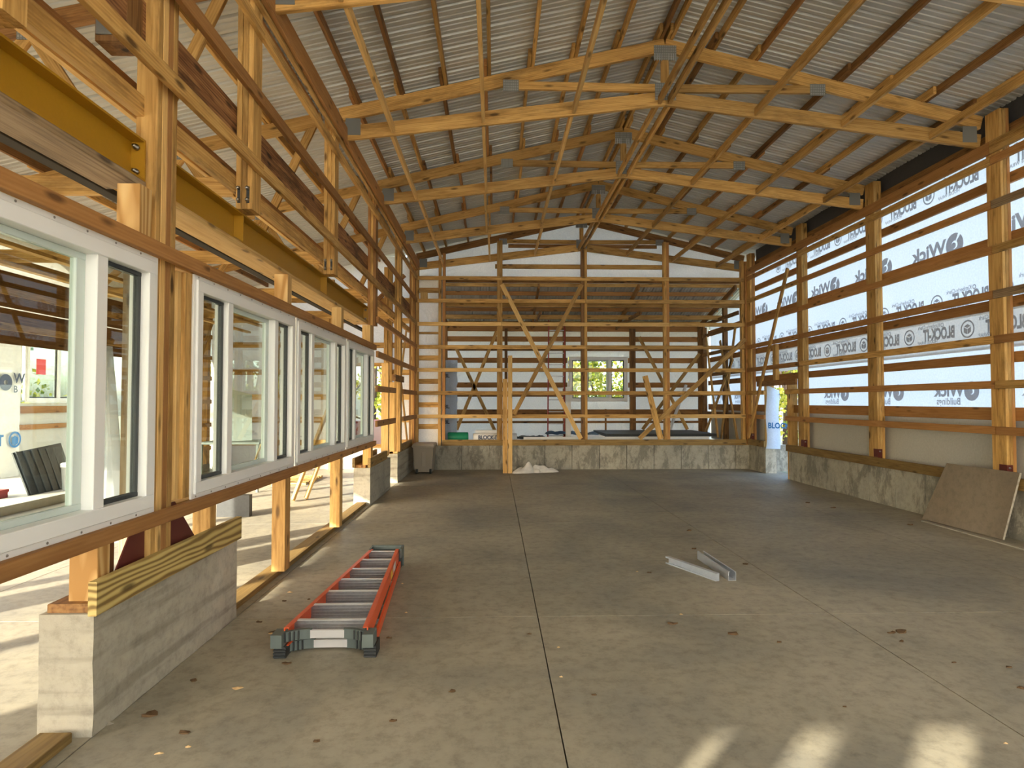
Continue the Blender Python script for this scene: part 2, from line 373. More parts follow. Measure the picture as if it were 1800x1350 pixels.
# ------------------------------------------------------------------ hall trusses
ORD = ['hall truss right above the camera', 'hall truss right above the camera', 'hall truss overhead, above the photo frame', 'hall truss overhead, at the top edge of the photo',
       'nearest whole gable truss spanning the hall', 'middle gable truss spanning the hall', 'third gable truss back, in front of the end wall', 'dark gable truss standing against the wrapped end wall']
def truss(Y, label, mats):
    t = empty('roof_truss', (RIDGE, Y, 4.455)); tag(t, label, 'roof truss', 'gable trusses of the hall')
    tc, bc = mats; hl = 3.70
    for s in (-1, 1):
        a = Vector((RIDGE, Y, ztop(RIDGE)-.08)); b_ = Vector((RIDGE+s*(hl+.02), Y, ztop(RIDGE+hl)-.075))
        member('top_chord', a, b_, .045, .15, tc, t)
        # bottom chord, plumb cut at the heel
        a = Vector((RIDGE, Y, 4.915+.08)); b_ = Vector((RIDGE+s*hl, Y, 4.455+.082))
        member('bottom_chord', a, b_, .045, .16, bc, t)
        xx = RIDGE+s*1.78
        member('web', (RIDGE+s*.10, Y, 5.115), (xx, Y, ztop(xx)-.155), .042, .09, bc, t)
        box('nail_plate', RIDGE+s*(hl-.13)-.085, RIDGE+s*(hl-.13)+.085, Y-.028, Y-.0235, 4.52, 4.71, PLT, t)
        box('nail_plate', xx-.09, xx+.09, Y-.028, Y-.0235, ztop(xx)-.235, ztop(xx)-.10, PLT, t)
        # squeezed wedge between the chords near the heel
    box('king_post', RIDGE-.045, RIDGE+.045, Y-.02, Y+.02, 5.08, ztop(RIDGE)-.12, bc, t)
    box('nail_plate', RIDGE-.13, RIDGE+.13, Y-.028, Y-.0235, ztop(RIDGE)-.26, ztop(RIDGE)-.09, PLT, t)
    for k in range(10):
        if k in (4, 5): continue
        box('plate_tooth', RIDGE-.122+k*.027-.003, RIDGE-.122+k*.027+.003, Y-.036, Y-.026, ztop(RIDGE)-.275, ztop(RIDGE)-.19, GAL, t)
    box('nail_plate', RIDGE-.12, RIDGE+.12, Y-.028, Y-.0235, 4.97, 5.17, PLT, t)
    return t
for i, Y in enumerate(BAYS):
    if i in (0, 1): continue
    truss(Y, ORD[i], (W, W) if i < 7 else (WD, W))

# ------------------------------------------------------------------ side-room trusses (seen above and below the steel beam)
for i, Y in enumerate(BAYS[1:-1]):
    t = empty('side_truss', (-4, Y, 3.05))
    tag(t, ['nearest side room truss above the left window wall', 'side room truss just past the nearest one', 'side room truss beside the second steel beam',
            'side room truss beside the nearest whole hall truss', 'side room truss beyond the steel beams', 'last side room truss before the back wall'][i], 'roof truss', 'trusses of the side room')
    xa, xb = XL-.22, XO
    member('top_chord', (xa, Y, ztop(xa)-.075), (xb, Y, ztop(xb)-.075), .045, .15, WD if i == 2 else W, t)
    member('bottom_chord', (xa, Y, 3.12), (xb, Y, 3.12), .045, .14, W, t)
    xs = [xa-.1, -2.75, -3.5, -4.3, -5.1, -5.9]
    for k in range(5):
        z0 = 3.16 if k % 2 else ztop(xs[k])-.13; z1 = ztop(xs[k+1])-.13 if k % 2 else 3.16
        member('web', (xs[k], Y, z0), (xs[k+1], Y, z1), .038, .09, W, t)
        box('nail_plate', xs[k+1]-.09, xs[k+1]+.09, Y-.028, Y-.0235, z1-.07, z1+.07, PLT, t)

# ------------------------------------------------------------------ right wall
wr = struct('wall_right', (5.8, 6, 0))
def stem(parent, x0, x1, y0, y1, h, mat, along, step, face):
    """poured wall cast in panels: every panel its own piece with a small joint"""
    a0, a1 = (y0, y1) if along == 'y' else (x0, x1); k = a0
    while k < a1-.05:
        e = min(k+step, a1); g = .005; d = random.uniform(-.004, .004)
        if along == 'y': vs = [(x, y, z) for x in (x0+d, x1+d) for y in (k+g, e-g) for z in (0, h)]
        else: vs = [(x, y, z) for x in (k+g, e-g) for y in (y0+d, y1+d) for z in (0, h)]
        mesh_obj('concrete_panel', vs, BF, mat, parent); k = e
stem(wr, 5.672, 5.90, -3.0, 11.74, .55, STEM, 'y', .61, None)
stem(wr, 5.672, 5.90, 12.75, 13.62, .55, STEM, 'y', .61, None)
for y0, y1 in ((7.1, 11.76), (12.73, 13.55)):
    box('sill_plank', 5.622, 5.657, y0, y1, .545, .675, WK_, wr)
box('sill_plank', 5.622, 5.657, 2.0, 7.09, .545, .675, WK_, wr)
posts_r = [(.05, .2), (2.3, 2.45), (4.6, 4.75), (6.66, 6.86), (8.95, 9.17), (11.13, 11.33), (13.42, 13.6)]
for y0, y1 in posts_r:
    for k in range(3):
        box('post_ply', XR+.038*k, XR+.038*(k+1)-.002, y0, y1, .555, ztop(5.7)-.02, random.choice([W, W, WH]), wr)
for y0, y1 in posts_r:
    box('base_bracket', XR-.002, XR+.06, y0-.008, y0-.002, .56, .80, RED, wr)
    box('base_bracket', XR-.006, XR-.001, y0-.008, y0+.10, .68, .80, RED, wr)
    lathe('bolt', [(.012, 0), (.012, .012)], BLT, wr, (XR+.02, y0-.008, .765), (0, -1, 0), 8)
brk = [(-2.2, 2.3), (2.3, 6.76), (6.76, 11.2), (11.2, 13.55)]
for z in GZ:
    for y0, y1 in brk:
        m = WH if random.random() > .3 else W
        if z in (3.735, 2.71) and y0 < 3: m = WG
        if z < 2.0 and y0 > 11: 
            box('girt', XR-.038, XR, 12.72, 13.55, z-.045, z+.045, m, wr); box('girt', XR-.038, XR, 11.2, 11.78, z-.045, z+.045, m, wr)
        else: box('girt', XR-.038, XR, y0+.004, y1-.004, z-.045, z+.045, m, wr)
zo = [1.36, 2.0, 2.62, 3.35, 4.02]
for z, h in zip(zo, (.15, .12, .12, .12, .12)):
    for b0, b1 in ((-2.2, 6.76), (6.76, 11.23), (11.23, 16.5)):
        if z < 1.9 and b1 > 12:
            box('outer_girt', 5.78, 5.82, 12.75, 16.5, z-h/2, z+h/2, WH, wr); box('outer_girt', 5.78, 5.82, 11.23, 11.76, z-h/2, z+h/2, WH, wr)
        elif z > 3.5 and b1 > 12: box('outer_girt', 5.78, 5.82, 11.23, 13.6, z-h/2, z+h/2, WH, wr)
        else: box('outer_girt', 5.78, 5.82, b0+.003, b1-.003, z-h/2, z+h/2, WH, wr)
box('eave_beam', XR-.04, XR-.001, -2.2, 6.76, 4.32, 4.46, W, wr); box('eave_beam', XR-.04, XR-.001, 6.765, 13.55, 4.32, 4.46, WH, wr)
box('eave_beam', XR+.125, XR+.17, -2.2, 13.55, 4.45, 4.63, WD, wr)
member('knee_brace', (XR-.058, 11.55, 4.05), (XR-.058, 13.45, .72), .036, .085, W, wr)
# wrap: upper layer, doubled band, lower part greyer, its missing backlight put into the colour
def flat_wrap(name, X, y0, y1, z0, z1, mat, parent, amp=.006, nu=60, nv=12, top=None):
    def fn(u, v):
        y = y0+(y1-y0)*u; zt = z1 if top is None else min(z1, top(y)); z = z0+(zt-z0)*v
        return (X+amp*(noise.noise(Vector((y*1.3, z*2.1, X)))*1.5+noise.noise(Vector((y*5, z*5, X)))*.5), y, z)
    return sheet(name, fn, nu, nv, mat, parent)
backroof = lambda y: 4.80 if y < 13.85 else 4.20-(y-13.85)*.235
flat_wrap('house_wrap', 5.870, -3.0, 16.55, 2.55, 4.80, WRAP, wr, top=backroof)
flat_wrap('house_wrap', 5.872, -3.0, 11.76, 1.28, 2.16, WRAP, wr, nu=40, nv=6); flat_wrap('house_wrap', 5.872, 12.74, 16.55, 1.28, 2.16, WRAP, wr, nu=20, nv=6)
flat_wrap('house_wrap', 5.866, -3.0, 16.55, 2.12, 2.58, WRAPD, wr, amp=.008, nv=5)
flat_wrap('house_wrap', 5.868, -3.0, 11.76, .55, 1.30, WRAPL, wr, amp=.012, nu=40, nv=6); flat_wrap('house_wrap', 5.868, 12.74, 16.55, .50, 1.30, WRAPL, wr, amp=.012, nu=20, nv=6)
box('light_block_board', 5.90, 5.93, -3.0, 11.7, .5, 1.29, WG, wr); box('light_block_board', 5.90, 5.93, 12.8, 16.5, .5, 1.29, WG, wr)  # unseen boards added outside to keep backlight off the lower wrap
# dark wrapped boxing under the eave
def eavewrap(u, v):
    y = -2.2+15.7*u; return (5.83+.02*noise.noise(Vector((y*2, v, 1))), y, 4.60+.31*v+.02*noise.noise(Vector((y*3, v*2, 5))))
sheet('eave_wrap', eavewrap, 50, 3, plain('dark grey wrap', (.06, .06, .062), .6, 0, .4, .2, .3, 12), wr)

# --- lettering on the wrap (read mirrored from inside)
def text_mesh(s, size, off=0., sx=1., mat=PRT):
    c = bpy.data.curves.new('t', 'FONT'); c.body = s; c.size = size; c.offset = off; c.align_x = 'LEFT'; c.resolution_u = 3
    o = bpy.data.objects.new('t', c); C.objects.link(o); bpy.context.view_layer.update()
    me = bpy.data.meshes.new_from_object(o.evaluated_get(bpy.context.evaluated_depsgraph_get()))
    bpy.data.objects.remove(o)
    for v in me.vertices: v.co.x *= sx
    me.materials.clear(); me.materials.append(mat); return me
def join_flat(parts, mat):
    """parts: list of (mesh|(verts, faces), dx, dy)"""
    vs = []; fs = []
    for p, dx, dy in parts:
        n0 = len(vs)
        if isinstance(p, tuple): pv, pf = p
        else: pv = [v.co for v in p.vertices]; pf = [tuple(f.vertices) for f in p.polygons]
        vs += [(v[0]+dx, v[1]+dy, 0) for v in pv]; fs += [tuple(i+n0 for i in f) for f in pf]
    me = bpy.data.meshes.new('print'); me.from_pydata(vs, [], fs); me.materials.append(mat); return me
def ring(r0, r1, a0=0, a1=2*PI, n=24):
    vs = []; fs = []
    for i in range(n+1):
        a = a0+(a1-a0)*i/n; vs += [(r0*math.cos(a), r0*math.sin(a), 0), (r1*math.cos(a), r1*math.sin(a), 0)]
    return vs, [(2*i, 2*i+1, 2*i+3, 2*i+2) for i in range(n)]
def polyf(pts): return [(x, y, 0) for x, y in pts], [tuple(range(len(pts)))]
# emblem 1: disc with a pale wedge and a wing; text "Wick" over "Buildings" to its right
wick = lambda mt: join_flat([(ring(.040, .115, 2.3, 2.3+6.0), 0, 0), (ring(.0, .03, n=12), .012, -.005), (text_mesh('Wick', .20, .0075, 1.10), .12, -.055), (text_mesh('Buildings', .12, .0022, .95), .17, -.16)], mt)
# emblem 2: ring with an open box; BLOCK-IT, small line over and under
block = lambda mt: join_flat([(ring(.092, .112), .0, 0), (polyf([(-.055, -.04), (0, -.065), (0, .0), (-.055, .025)]), 0, 0), (polyf([(.006, -.065), (.06, -.04), (.06, .025), (.006, 0)]), 0, 0), (polyf([(-.05, .035), (0, .012), (.055, .035), (0, .062)]), 0, 0),
    (text_mesh('BLOCK-IT', .21, .010, .62), -.86, -.075), (text_mesh('Kimberly-Clark', .075, .001, .9), -.60, .085), (ring(.018, .03, n=12), -.64, .105), (text_mesh('HOUSE WRAP', .06, .001, 1.0), -.55, -.12)], mt)
WK = wick(PRT); BK = block(PRT)
def stamp(me, X, y, z, parent, mirror=True, name='printed_mark', rot=0, sc=1.0):
    """on a wall of constant X looked at from smaller X; mirrored = printed on the far side"""
    o = bpy.data.objects.new(name, me); link(o, parent)
    # viewer looks +X: his right is -Y. unmirrored: local x -> -Y ; mirrored: local x -> +Y
    ex = Vector((0, 1, 0)) if mirror else Vector((0, -1, 0)); ey = Vector((0, 0, 1)); ez = ex.cross(ey)
    M = Matrix((ex, ey, ez)).transposed().to_4x4()
    M = M @ Matrix.Scale(sc, 4)
    o.matrix_basis = Matrix.Translation(Vector((X, y, z))-wl(parent)) @ M
    return o
posts_c = [(a+b)/2 for a, b in posts_r]
for k in range(-3, 7):
    y = 7.62+1.38*k
    if 3.0 < y < 16: 
        if y < 13.2: stamp(WK, 5.855, y, 3.50, wr, sc=1.3)
    y = 7.39+1.37*k
    if 3.0 < y < 15.8 and not (11.5 < y < 12.9): stamp(WK, 5.855, y, 1.63, wr, sc=1.05)
for k in range(-4, 9):
    for y, z in ((7.95+1.10*k, 2.80), (8.50+1.07*k, 2.40), (8.06+1.10*k, 4.27)):
        if 3.5 < y < (15.6 if z < 3 else 13.2):
            stamp(BK, 5.852, y, z, wr)

# door opening in the right wall
d1 = struct('door_1', (5.85, 12.25, 0))
box('jamb', 5.67, 5.86, 11.745, 11.785, .0, 1.86, W, d1); box('jamb', 5.67, 5.86, 12.75, 12.79, .555, 1.86, W, d1)
box('header', 5.60, 5.64, 11.30, 13.0, 1.82, 1.93, WD, d1); box('header', 5.66, 5.86, 11.76, 12.73, 1.86, 1.90, W, d1)
box('cripple_post', 5.64, 5.72, 12.20, 12.32, 1.90, 2.66, W, d1)
WRB = wrap_mat('folded wrap, bluish', (.62, .74, .92), .5, .6)
def flap(u, v):
    z = .52+1.33*v; return (5.66+.24*u+.015*math.sin(v*9), 12.70-.12*u-.03*math.sin(u*3+v*2), z - (.12*u if v > .9 else 0))
fl = sheet('wrap_flap', flap, 6, 14, WRB, d1)
me = text_mesh('BLOCK', .16, .006, .8, INK)
o = bpy.data.objects.new('printed_mark', me); link(o, d1); o.matrix_basis = Matrix.Translation(Vector((5.68, 12.655, .95))-wl(d1)) @ Matrix(((.85, 0, .5), (-.5, 0, .85), (0, 1, 0))).to_4x4()
stem(d1, 5.95, 7.6, 13.1, 13.3, .56, STEM, 'x', .6, None)

# ------------------------------------------------------------------ back partition (open girts) with knee wall
wb = struct('wall_back', (2, 13.6, 0))
YB = 13.62
stem(wb, -1.95, 5.73, YB, YB+.14, .53, STEM, 'x', .61, None)
box('sill_plank', -1.16, 2.0, YB-.03, YB-.002, .53, .66, WK_, wb); box('sill_plank', 2.003, 5.61, YB-.03, YB-.002, .53, .66, WK_, wb)
for i, z in enumerate(GZ):
    cuts = [-1.72, 2.02, 5.60] if i % 2 else [-1.72, .14, 3.9, 5.60]
    for a, b_ in zip(cuts, cuts[1:]): box('girt', a+.003, b_-.003, YB-.045, YB-.007, z-.042, z+.042, random.choice([W, W, WL]), wb)
bposts = [(-1.72, W), (-1.22, W), (-1.13, WH), (.08, W), (.14, W), (1.96, WD), (2.03, W), (3.82, W), (3.88, WH), (5.58, W), (5.66, WH)]
for x, m in bposts:
    top = min(ztop(x)-.17, 4.90) if abs(x-RIDGE) < .2 else (ztop(x)-.17)
    box('post', x-.035, x+.028, YB, YB+.12, .53, top, m, wb)
Yc = YB-.066
member('diagonal_brace', (.15, Yc, 4.10), (1.90, Yc, .68), .018, .095, WL, wb, up=(0, 0, 1))
member('diagonal_brace', (1.93, Yc-.02, 4.10), (.42, Yc-.02, 1.22), .018, .09, W, wb)
member('diagonal_brace', (5.60, Yc, 2.90), (3.20, Yc, .68), .018, .10, W, wb)
# left strip backed with wrap and short blocks between
sheet('house_wrap', lambda u, v: (-1.72+.56*u, YB+.10+.025*noise.noise(Vector((u*3, v*14, 2))), .53+3.7*v), 10, 60, WRAPC, wb)
for z in (.95, 1.43, 1.95, 2.47, 3.98): box('blocking', -1.69, -1.20, YB+.04, YB+.08, z-.055, z+.055, W, wb)
box('blocking', -1.69, -1.20, YB+.03, YB+.08, 3.0, 3.05, W, wb); box('blocking', -1.66, -1.50, YB+.03, YB+.09, 3.76, 3.93, WL, wb)
# gable above: wrap, horizontal nailers
def gab(u, v):
    x = -2.0+8.0*u; zt = ztop(x)+.11; z0 = 4.20
    return (x, 13.94+.045*noise.noise(Vector((x*1.5+v*3, v*5-x, 3)))+.02*noise.noise(Vector((x*6+v*8, v*9, 3))), z0+(zt-z0)*v)
sheet('gable_wrap', gab, 110, 18, WRAPG, wb)
box('gable_girt', -.0, 3.95, 13.86, 13.90, 4.52, 4.62, W, wb); box('gable_girt', .3, 3.7, 13.86, 13.90, 5.0, 5.08, WD, wb)
box('gable_girt', -1.72, 5.6, 13.86, 13.90, 4.20, 4.30, WD, wb)

# ------------------------------------------------------------------ room behind the partition
wf = struct('wall_back_room', (2, 16.6, 0))
YF = 16.6
# window hole X 2.02..3.62 (pixels 1010..1105), z 1.5..2.7
wx0, wx1, wz0, wz1 = 2.00, 3.60, 1.50, 2.72
def seg(x0, x1, z0, z1, nu=10, nv=10):
    sheet('house_wrap', lambda u, v: (x0+(x1-x0)*u, YF+.10+.02*noise.noise(Vector(((x0+(x1-x0)*u)*2.5, (z0+(z1-z0)*v)*4, 7))), z0+(z1-z0)*v), nu, nv, WRAPC, wf)
seg(-1.5, wx0, .45, 3.55, 40, 40); seg(wx1, 5.9, .45, 3.55, 30, 40); seg(wx0, wx1, .45, wz0); seg(wx0, wx1, wz1, 3.55)
for z in (1.22, 1.95, 2.62, 3.2, 3.48):
    for a, b_ in ((-1.4, wx0-.03), (wx1+.03, 5.75)) if 1.4 < z < 2.8 else ((-1.4, 5.75),): box('outer_girt', a, b_, YF+.03, YF+.07, z-.07, z+.07, WH if z > 1.5 else WD, wf)
for z in (.95, 1.66, 2.35, 2.9): 
    for a, b_ in ((-1.4, wx0-.03), (wx1+.03, 5.75)) if 1.4 < z < 2.8 else ((-1.4, 5.75),): box('girt', a, b_, YF-.08, YF-.045, z-.03, z+.03, WD, wf)
for x in (-1.32, 1.88, 3.70, 3.78, 5.58, 5.66, .3): box('post', x-.04, x+.04, YF-.04, YF+.03, .45, 3.48, WD, wf)
for a, b_ in (((-1.05, 2.95), (.0, .72)), ((.05, 3.4), (-1.02, .75)), ((3.9, 3.25), (5.2, .75)), ((5.55, 2.8), (3.98, .75))):
    member('diagonal_brace', (a[0], YF-.11, a[1]), (b_[0], YF-.11, b_[1]), .02, .09, W, wf)
for x, z1 in ((3.0, 1.3), (2.4, 1.3)): box('stud', x-.02, x+.02, YF-.04, YF+.03, .45, z1, WD, wf)
# its left wall
box('post', -1.3, -1.2, 13.9, 14.0, .45, 4.0, WD, wf); box('post', -1.42, -1.34, 15.2, 15.3, .45, 3.7, WD, wf)
sheet('house_wrap', lambda u, v: (-1.5, 13.9+2.75*u, .45+3.3*v), 6, 8, WRAPC, wf)
box('girt', -1.4, -1.36, 13.9, 16.5, 2.3, 2.39, WD, wf); box('girt', -1.4, -1.36, 13.9, 16.5, 1.4, 1.49, WD, wf)
# right wall posts and braces of that room
for y0 in (14.9, 16.4): box('post', 5.62, 5.72, y0, y0+.12, .45, backroof(y0)-.1, WD, wf)
for z in (1.2, 1.7, 2.2, 2.75, 3.25): box('girt', 5.60, 5.635, 13.8, 16.45, z-.045, z+.045, WD, wf)
for (y0, z0, y1, z1) in ((14.0, 3.3, 15.0, .6), (15.0, 3.0, 13.95, .6), (14.2, 2.5, 16.2, .6), (16.0, 3.2, 15.2, .6)):
    member('diagonal_brace', (5.56, y0, z0), (5.56, y1, z1), .03, .085, W, wf)
# low roof of the back room
c2 = struct('ceiling_back_room', (2, 15, 4))
def bz(y): return 4.22-(y-13.9)*.235
yy = 0
x = -1.7
while x < 6.0:
    pr = ribprof(x, .914); n = len(pr)
    mesh_obj('roofing_sheet', [(a, 13.95, bz(13.95)+.1+h) for a, h in pr]+[(a, 17.3, bz(17.3)+.1+h) for a, h in pr], [(i, i+1, n+i+1, n+i) for i in range(n-1)], ROOF, c2); x += .914
for y in (14.15, 14.65, 15.15, 15.65, 16.15, 16.6): box('purlin', -1.5, 5.75, y-.019, y+.019, bz(y), bz(y)+.095, random.choice([W, WH]), c2)
for x in (-1.3, 1.0, 3.3, 5.55):
    member('rafter', (x, 13.95, bz(13.95)-.07), (x, 16.6, bz(16.6)-.07), .045, .13, WD, c2)
    member('rafter_tie', (x+.05, 13.95, 3.55), (x+.05, 16.6, 3.55), .04, .09, WD, c2)
for y in (14.0,): box('ledger', -1.5, 5.7, y-.04, y, 3.66, 3.8, W, c2)
box('ledger', -1.5, 5.7, 15.2, 15.24, 3.55, 3.66, W, c2)

# ------------------------------------------------------------------ windows
def window(n, axis, fixed, a0, a1, z0, z1, split=(.25, .53, .22), label=None, depth=.09, fr=.095, tri=True):
    """unit facing the hall; axis 'y' = wall of constant X (inner face at fixed), 'x' = wall of constant Y"""
    base = (fixed, (a0+a1)/2, z0) if axis == 'y' else ((a0+a1)/2, fixed, z0)
    wroot = struct('window_%d' % n, base)
    def B(name, p, q, t0, t1, zz0, zz1, mat, par=wroot):
        # t: distance behind the inner face (positive = away from the viewer)
        if axis == 'y': return box(name, fixed-t1, fixed-t0, p, q, zz0, zz1, mat, par)
        return box(name, p, q, fixed+t0, fixed+t1, zz0, zz1, mat, par)
    # nailing flange, brickmould steps, frame
    for (e, t0, t1, f0) in ((0, 0, .012, .0), (.028, -.012, .02, .0), (.050, -.004, depth, .0)):
        wdt = fr-e
        ft = B('frame', a0+e, a1-e, t0, t1, z1-fr, z1-e, VIN); B('frame', a0+e, a1-e, t0, t1, z0+e, z0+fr, VIN)
        B('frame', a0+e, a0+fr, t0, t1, z0+fr, z1-fr, VIN); B('frame', a1-fr, a1-e, t0, t1, z0+fr, z1-fr, VIN)
    A0, A1 = a0+fr, a1-fr; L = A1-A0; cuts = [A0]
    for s in split: cuts.append(cuts[-1]+L*s)
    for i in range(1, len(cuts)-1):
        B('mullion', cuts[i]-.038, cuts[i]+.038, -.002, depth, z0+fr, z1-fr, VIN)
    for i in range(len(split)):
        c0 = cuts[i]+(.038 if i else 0); c1 = cuts[i+1]-(.038 if i < len(split)-1 else 0)
        side = i != 1 or len(split) < 3
        mt = GASK if side else MINT; s = .022 if side else .03; t = .03 if side else .05
        sash = B('sash', c0, c1, t, t+.03, z1-fr-s, z1-fr, mt)
        B('sash', c0, c1, t, t+.03, z0+fr, z0+fr+s, mt)
        B('sash', c0, c0+s, t, t+.03, z0+fr+s, z1-fr-s, GASK if side else GASK); B('sash', c1-s*(2 if not side else 1), c1, t, t+.03, z0+fr+s, z1-fr-s, mt)
        B('glass_pane', c0+s, c1-s, t+.012, t+.018, z0+fr+s, z1-fr-s, GLS, sash)
    # screws in the flange
    k = a0+.05
    while k < a1:
        for zz in (z0+.012, z1-.012):
            p = (fixed+.001, k, zz) if axis == 'y' else (k, fixed-.001, zz)
            lathe('screw', [(.006, 0), (.004, .003)], BLT, wroot, p, (1, 0, 0) if axis == 'y' else (0, -1, 0), 6)
        k += .2
    return wroot
XW = XL-.015
units = [(1.44, 3.25), (3.64, 5.46), (5.50, 7.32), (7.36, 9.0)]
for i, (a, b_) in enumerate(units): 
    wn = window(i+1, 'y', XW, a, b_, .93, 2.25)
window(5, 'x', YF-.02, wx0, wx1, wz0, wz1, (.27, .46, .27), depth=.08)

# ------------------------------------------------------------------ left wall: piers, window framing, posts, girts
wlft = struct('wall_left', (XL, 6, 0))
def rough_pier(y0, y1, x0, x1, h):
    n = 14; vs = []; fs = []
    ny = max(4, int((y1-y0)/.12)); nz = 5
    def P(x, y, z): d = .006*noise.noise(Vector((x*7, y*7, z*7))); return (x+d, y+d, z+d*.5)
    ringp = [(x0, y0), (x1, y0)]+[(x1, y0+(y1-y0)*k/ny) for k in range(1, ny+1)]+[(x0, y1-(y1-y0)*k/ny) for k in range(0, ny)]
    m = len(ringp)
    for j in range(nz+1):
        for (x, y) in ringp: vs.append(P(x, y, h*j/nz) if j else (P(x, y, 0)[0], P(x, y, 0)[1], 0))
    for j in range(nz):
        for i in range(m): fs.append((j*m+i, j*m+(i+1) % m, (j+1)*m+(i+1) % m, (j+1)*m+i))
    fs.append(tuple(nz*m+i for i in range(m)))
    return mesh_obj('concrete_pier', vs, fs, PIER, wlft)
rough_pier(2.84, 4.38, -2.04, -1.80, .545)
rough_pier(9.02, 10.74, -2.05, -1.81, .535)
rough_pier(11.44, 13.6, -2.05, -1.80, .535)
# pier 1: mud plates, treated plank, posts, red bracket
box('mud_plate', -2.02, -1.808, 2.86, 4.3, .545, .585, WD, wlft)
box('treated_plank', -1.802, -1.764, 2.80, 4.36, .548, .700, WT, wlft)
box('stud', -1.955, -1.825, 2.90, 2.99, .585, .862, WB, wlft); box('stud', -1.94, -1.825, 4.02, 4.10, .585, .862, W, wlft)
for k in range(4): box('column_ply', -1.915, -1.803, 3.29+k*.052, 3.29+(k+1)*.052-.002, .60, 4.62, [W, WL, WH, W][k], wlft)
box('column_ply', -1.89, -1.79, 3.50, 3.545, .95, 2.24, WL, wlft); box('column_ply', -1.89, -1.77, 3.55, 3.625, .95, 2.24, W, wlft)
for X in (-1.835, -1.99):
    prism('bracket_plate', [(3.28, .585), (3.28, .93), (3.22, .93), (2.98, .60), (2.98, .585)], 'x', X, X+.008, RED, wlft)
    prism('bracket_plate', [(3.52, .585), (3.52, .93), (3.58, .93), (3.90, .60), (3.90, .585)], 'x', X, X+.008, RED, wlft)
# pier 2, 3 plates and planks
box('mud_plate', -2.03, -1.885, 9.04, 10.7, .535, .575, WH, wlft); box('treated_plank', -1.845, -1.805, 9.0, 10.4, .54, .68, WK_, wlft)
box('mud_plate', -2.03, -1.885, 11.46, 13.6, .535, .575, WH, wlft); box('treated_plank', -1.84, -1.80, 11.65, 13.6, .54, .68, WK_, wlft)
box('treated_plank', -2.07, -2.03, 9.0, 10.7, .54, .68, WK_, wlft)
# floor sill plates
box('floor_plate', -2.0, -1.86, 4.40, 9.0, 0, .045, WK_, wlft); box('floor_plate', -2.0, -1.86, -1.0, 2.80, 0, .045, WK_, wlft)
box('floor_plate', -2.0, -1.86, -3.0, -1.005, 0, .045, WK_, wlft)
# studs under and over the windows
for y in (5.42, 7.28): box('stud', -1.915, -1.80, y-.06, y+.07, .045, .862, W, wlft)
for y, m in ((3.17, WB), (5.38, WB), (7.24, WL), (8.90, WL)):
    box('cripple_stud', -1.905, -1.79, y-.05, y+.06, 2.322, 2.60, m, wlft)
box('stud', -1.93, -1.81, 9.05, 9.2, .575, 2.62, W, wlft)
# window head and sill girts
box('window_girt', XL-.012, XL+.024, -1.0, 3.75, 2.25, 2.325, WH, wlft); box('window_girt', XL-.012, XL+.024, 3.753, 9.0, 2.25, 2.325, WH, wlft)
box('window_girt', XL-.012, XL+.024, -1.0, 5.46, .862, .932, WH, wlft); box('window_girt', XL-.012, XL+.024, 5.463, 9.02, .862, .932, WH, wlft)
box('window_girt', -1.95, -1.85, -1.0, 9.0, 2.28, 2.325, W, wlft); box('window_girt', -1.95, -1.85, -1.0, 9.0, .865, .91, W, wlft)
# posts above the steel beam and beyond
for (y0, y1, z0, m) in ((.0, .14, 2.9, W), (2.19, 2.31, 2.895, W), (4.44, 4.60, 2.888, W), (6.70, 6.86, 2.888, W), (9.02, 9.18, 2.62, WH), (11.45, 11.62, .575, W), (13.42, 13.60, .575, WH)):
    for k in range(3): box('post_ply', XL-.118+k*.04, XL-.118+(k+1)*.04-.002, y0, y1, z0, ztop(XL)-.17, [m, W, m][k], wlft)
for y in (4.44, 6.70):
    for dx in (-.095, -.03):
        box('bolt_strap', XL+dx-.010, XL+dx+.010, y-.006, y-.001, 2.93, 3.05, BLK, wlft)
        for z in (2.95, 3.035): lathe('bolt', [(.013, 0), (.013, .02), (.008, .03)], BLT, wlft, (XL+dx, y-.006, z), (0, -1, 0), 8)
# inner girts (upper run the whole length)
for z, y0, m in ((3.22, -2, W), (3.735, -2, WH), (4.24, -2, W)):
    for a, b_ in ((y0, 4.55), (4.553, 9.1), (9.103, 13.55)):
        box('girt', XL+.001, XL+.038, a, b_, z-.045, z+.045, m, wlft)
for z in (2.71, 2.20): box('girt', XL+.001, XL+.038, 9.06, 13.55, z-.045, z+.045, WH, wlft)
for z in (1.69, 1.175):
    box('girt', XL+.001, XL+.038, 9.04, 10.72, z-.045, z+.045, WH, wlft); box('girt', XL+.001, XL+.038, 11.63, 13.55, z-.045, z+.045, WH, wlft)
box('stud', -1.95, -1.83, 10.60, 10.72, .575, 2.16, WL, wlft); box('stud', -1.95, -1.80, 11.46, 11.62, .54, 1.86, WL, wlft)
box('header', XL-.02, XL+.04, 10.62, 11.62, 1.86, 1.97, WD, wlft)
member('diagonal_brace', (XL-.14, 11.55, 3.1), (XL-.14, 13.35, .62), .03, .07, W, wlft)
member('diagonal_brace', (XL-.175, 13.4, 3.1), (XL-.175, 11.6, .62), .03, .07, WL, wlft)
